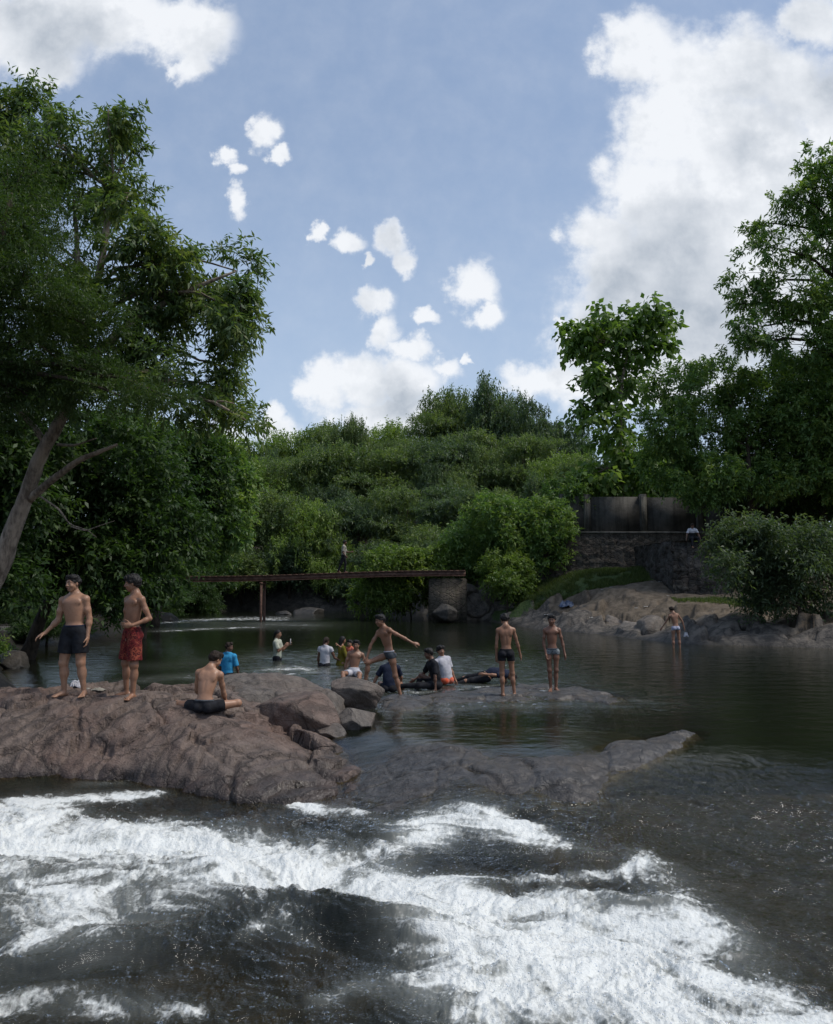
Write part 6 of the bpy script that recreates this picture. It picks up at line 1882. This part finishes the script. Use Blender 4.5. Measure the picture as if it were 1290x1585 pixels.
# ------------------------------------------------------------------ small things
def rag(name, label, cat, px, py, z, sx, sy, hgt, mat, seed, n=70):
    """crumpled cloth: a folded sheet with thickness lying at z"""
    c = onz(px, py, z) if not isinstance(z, tuple) else z
    u_, v_ = np.meshgrid(np.linspace(-1, 1, n), np.linspace(-1, 1, n))
    r_ = np.hypot(u_, v_)
    bd = 1 + .25 * fbm(u_ * 2, v_ * 2, 2, seed)
    X_ = u_ * sx * bd + .12 * sx * fbm(u_ * 3, v_ * 3, 3, seed + 1)
    Y_ = v_ * sy * bd + .12 * sy * fbm(u_ * 3, v_ * 3, 3, seed + 2)
    Z_ = hgt * (.35 + .9 * np.abs(ridged(u_ * 1.3 + 3, v_ * 1.3, 2, seed + 3))) * np.clip(1.25 - r_ ** 3 * .9, 0.05, 1) + .01
    co = np.stack([X_, Y_, Z_], -1).reshape(-1, 3)
    f = grid_faces(n, n)
    lo_ = co.copy(); lo_[:, 2] = -.02
    me = mesh_np(name, co, f, [mat])
    o = link(name, me, None, c)
    md = o.modifiers.new('thickness', 'SOLIDIFY'); md.thickness = .008
    return tag(o, label, cat)
s1 = on_slab(120, 1064); rag('towel', 'crumpled white cloth lying behind the leftmost man\'s feet', 'towel', 0, 0, (s1[0], s1[1], s1[2] - .01), .10, .08, .09, C_WHITE, 401, 40)
s1 = on_slab(146, 1068); rag('towel', 'flat white towel lying on the slab between the two standing men', 'towel', 0, 0, (s1[0], s1[1], s1[2] - .01), .15, .07, .03, C_BEIGE, 405, 40)
q = at(877, 916, 38.2); rag('clothes_bundle', 'heap of blue-grey clothes left on the bare ground of the bank', 'clothes', 0, 0, (q[0], 38.2, gz(q[0], 38.2)), .34, .22, .26, cloth('blue_grey_cloth', (.06, .09, .16), (.30, .32, .38), 5), 411)
q = at(1062, 982, 27.4); rag('bag', 'crumpled white plastic bag hanging by the distant boy\'s hip', 'bag', 0, 0, (q[0], 27.4, q[2] - .08), .07, .06, .12, C_WHITE, 415)
# phone
hnd = (P13['wrR'] + P13['wrL']) / 2 + V3(.10, 0, .10)
a = Acc(); a.box((0, 0, 0), (.010, .075, .155), bevel=.004)
ph = empty('phone', tuple(hnd), 'white phone held upright by the woman in the striped top', 'phone')
a.build('case', simple_mat('phone_white', (.55, .55, .56), (.5, .5, .5), .3), ph)
a = Acc(); a.box((-.0062, 0, .0), (.002, .066, .142)); a.build('screen', simple_mat('phone_glass', (.02, .02, .025), (.03, .03, .04), .08), ph)
# litter on the bank
rgl = random.Random(3)
LM = simple_mat('litter_paper', (.55, .55, .52), (.4, .4, .38), .7)
for i, (px, py) in enumerate([(932, 908), (946, 907), (1010, 905), (1022, 906), (1010, 932), (985, 940), (1035, 940), (1092, 938), (1105, 955), (1122, 938), (845, 908), (915, 940), (1000, 941), (1150, 958)]):
    Yd = {0: 38}.get(0) if py < 912 else (34.5 if py < 942 else 31)
    x = at(px, py, Yd)[0]; z = gz(x, Yd)
    a = Acc()
    n = 9
    u_, v_ = np.meshgrid(np.linspace(-1, 1, n), np.linspace(-1, 1, n))
    s = rgl.uniform(.05, .09)
    a.add(np.stack([u_ * s, v_ * s * .7, .04 + .05 * np.abs(fbm(u_ * 1.5 + i, v_ * 1.5, 3, 500 + i))], -1).reshape(-1, 3), grid_faces(n, n))
    o = a.build('litter', LM, None, True); o.location = (x, Yd, z)
    tag(o, 'scrap of white litter lying on the rocky right bank', 'litter', 'white litter scattered on the right bank')
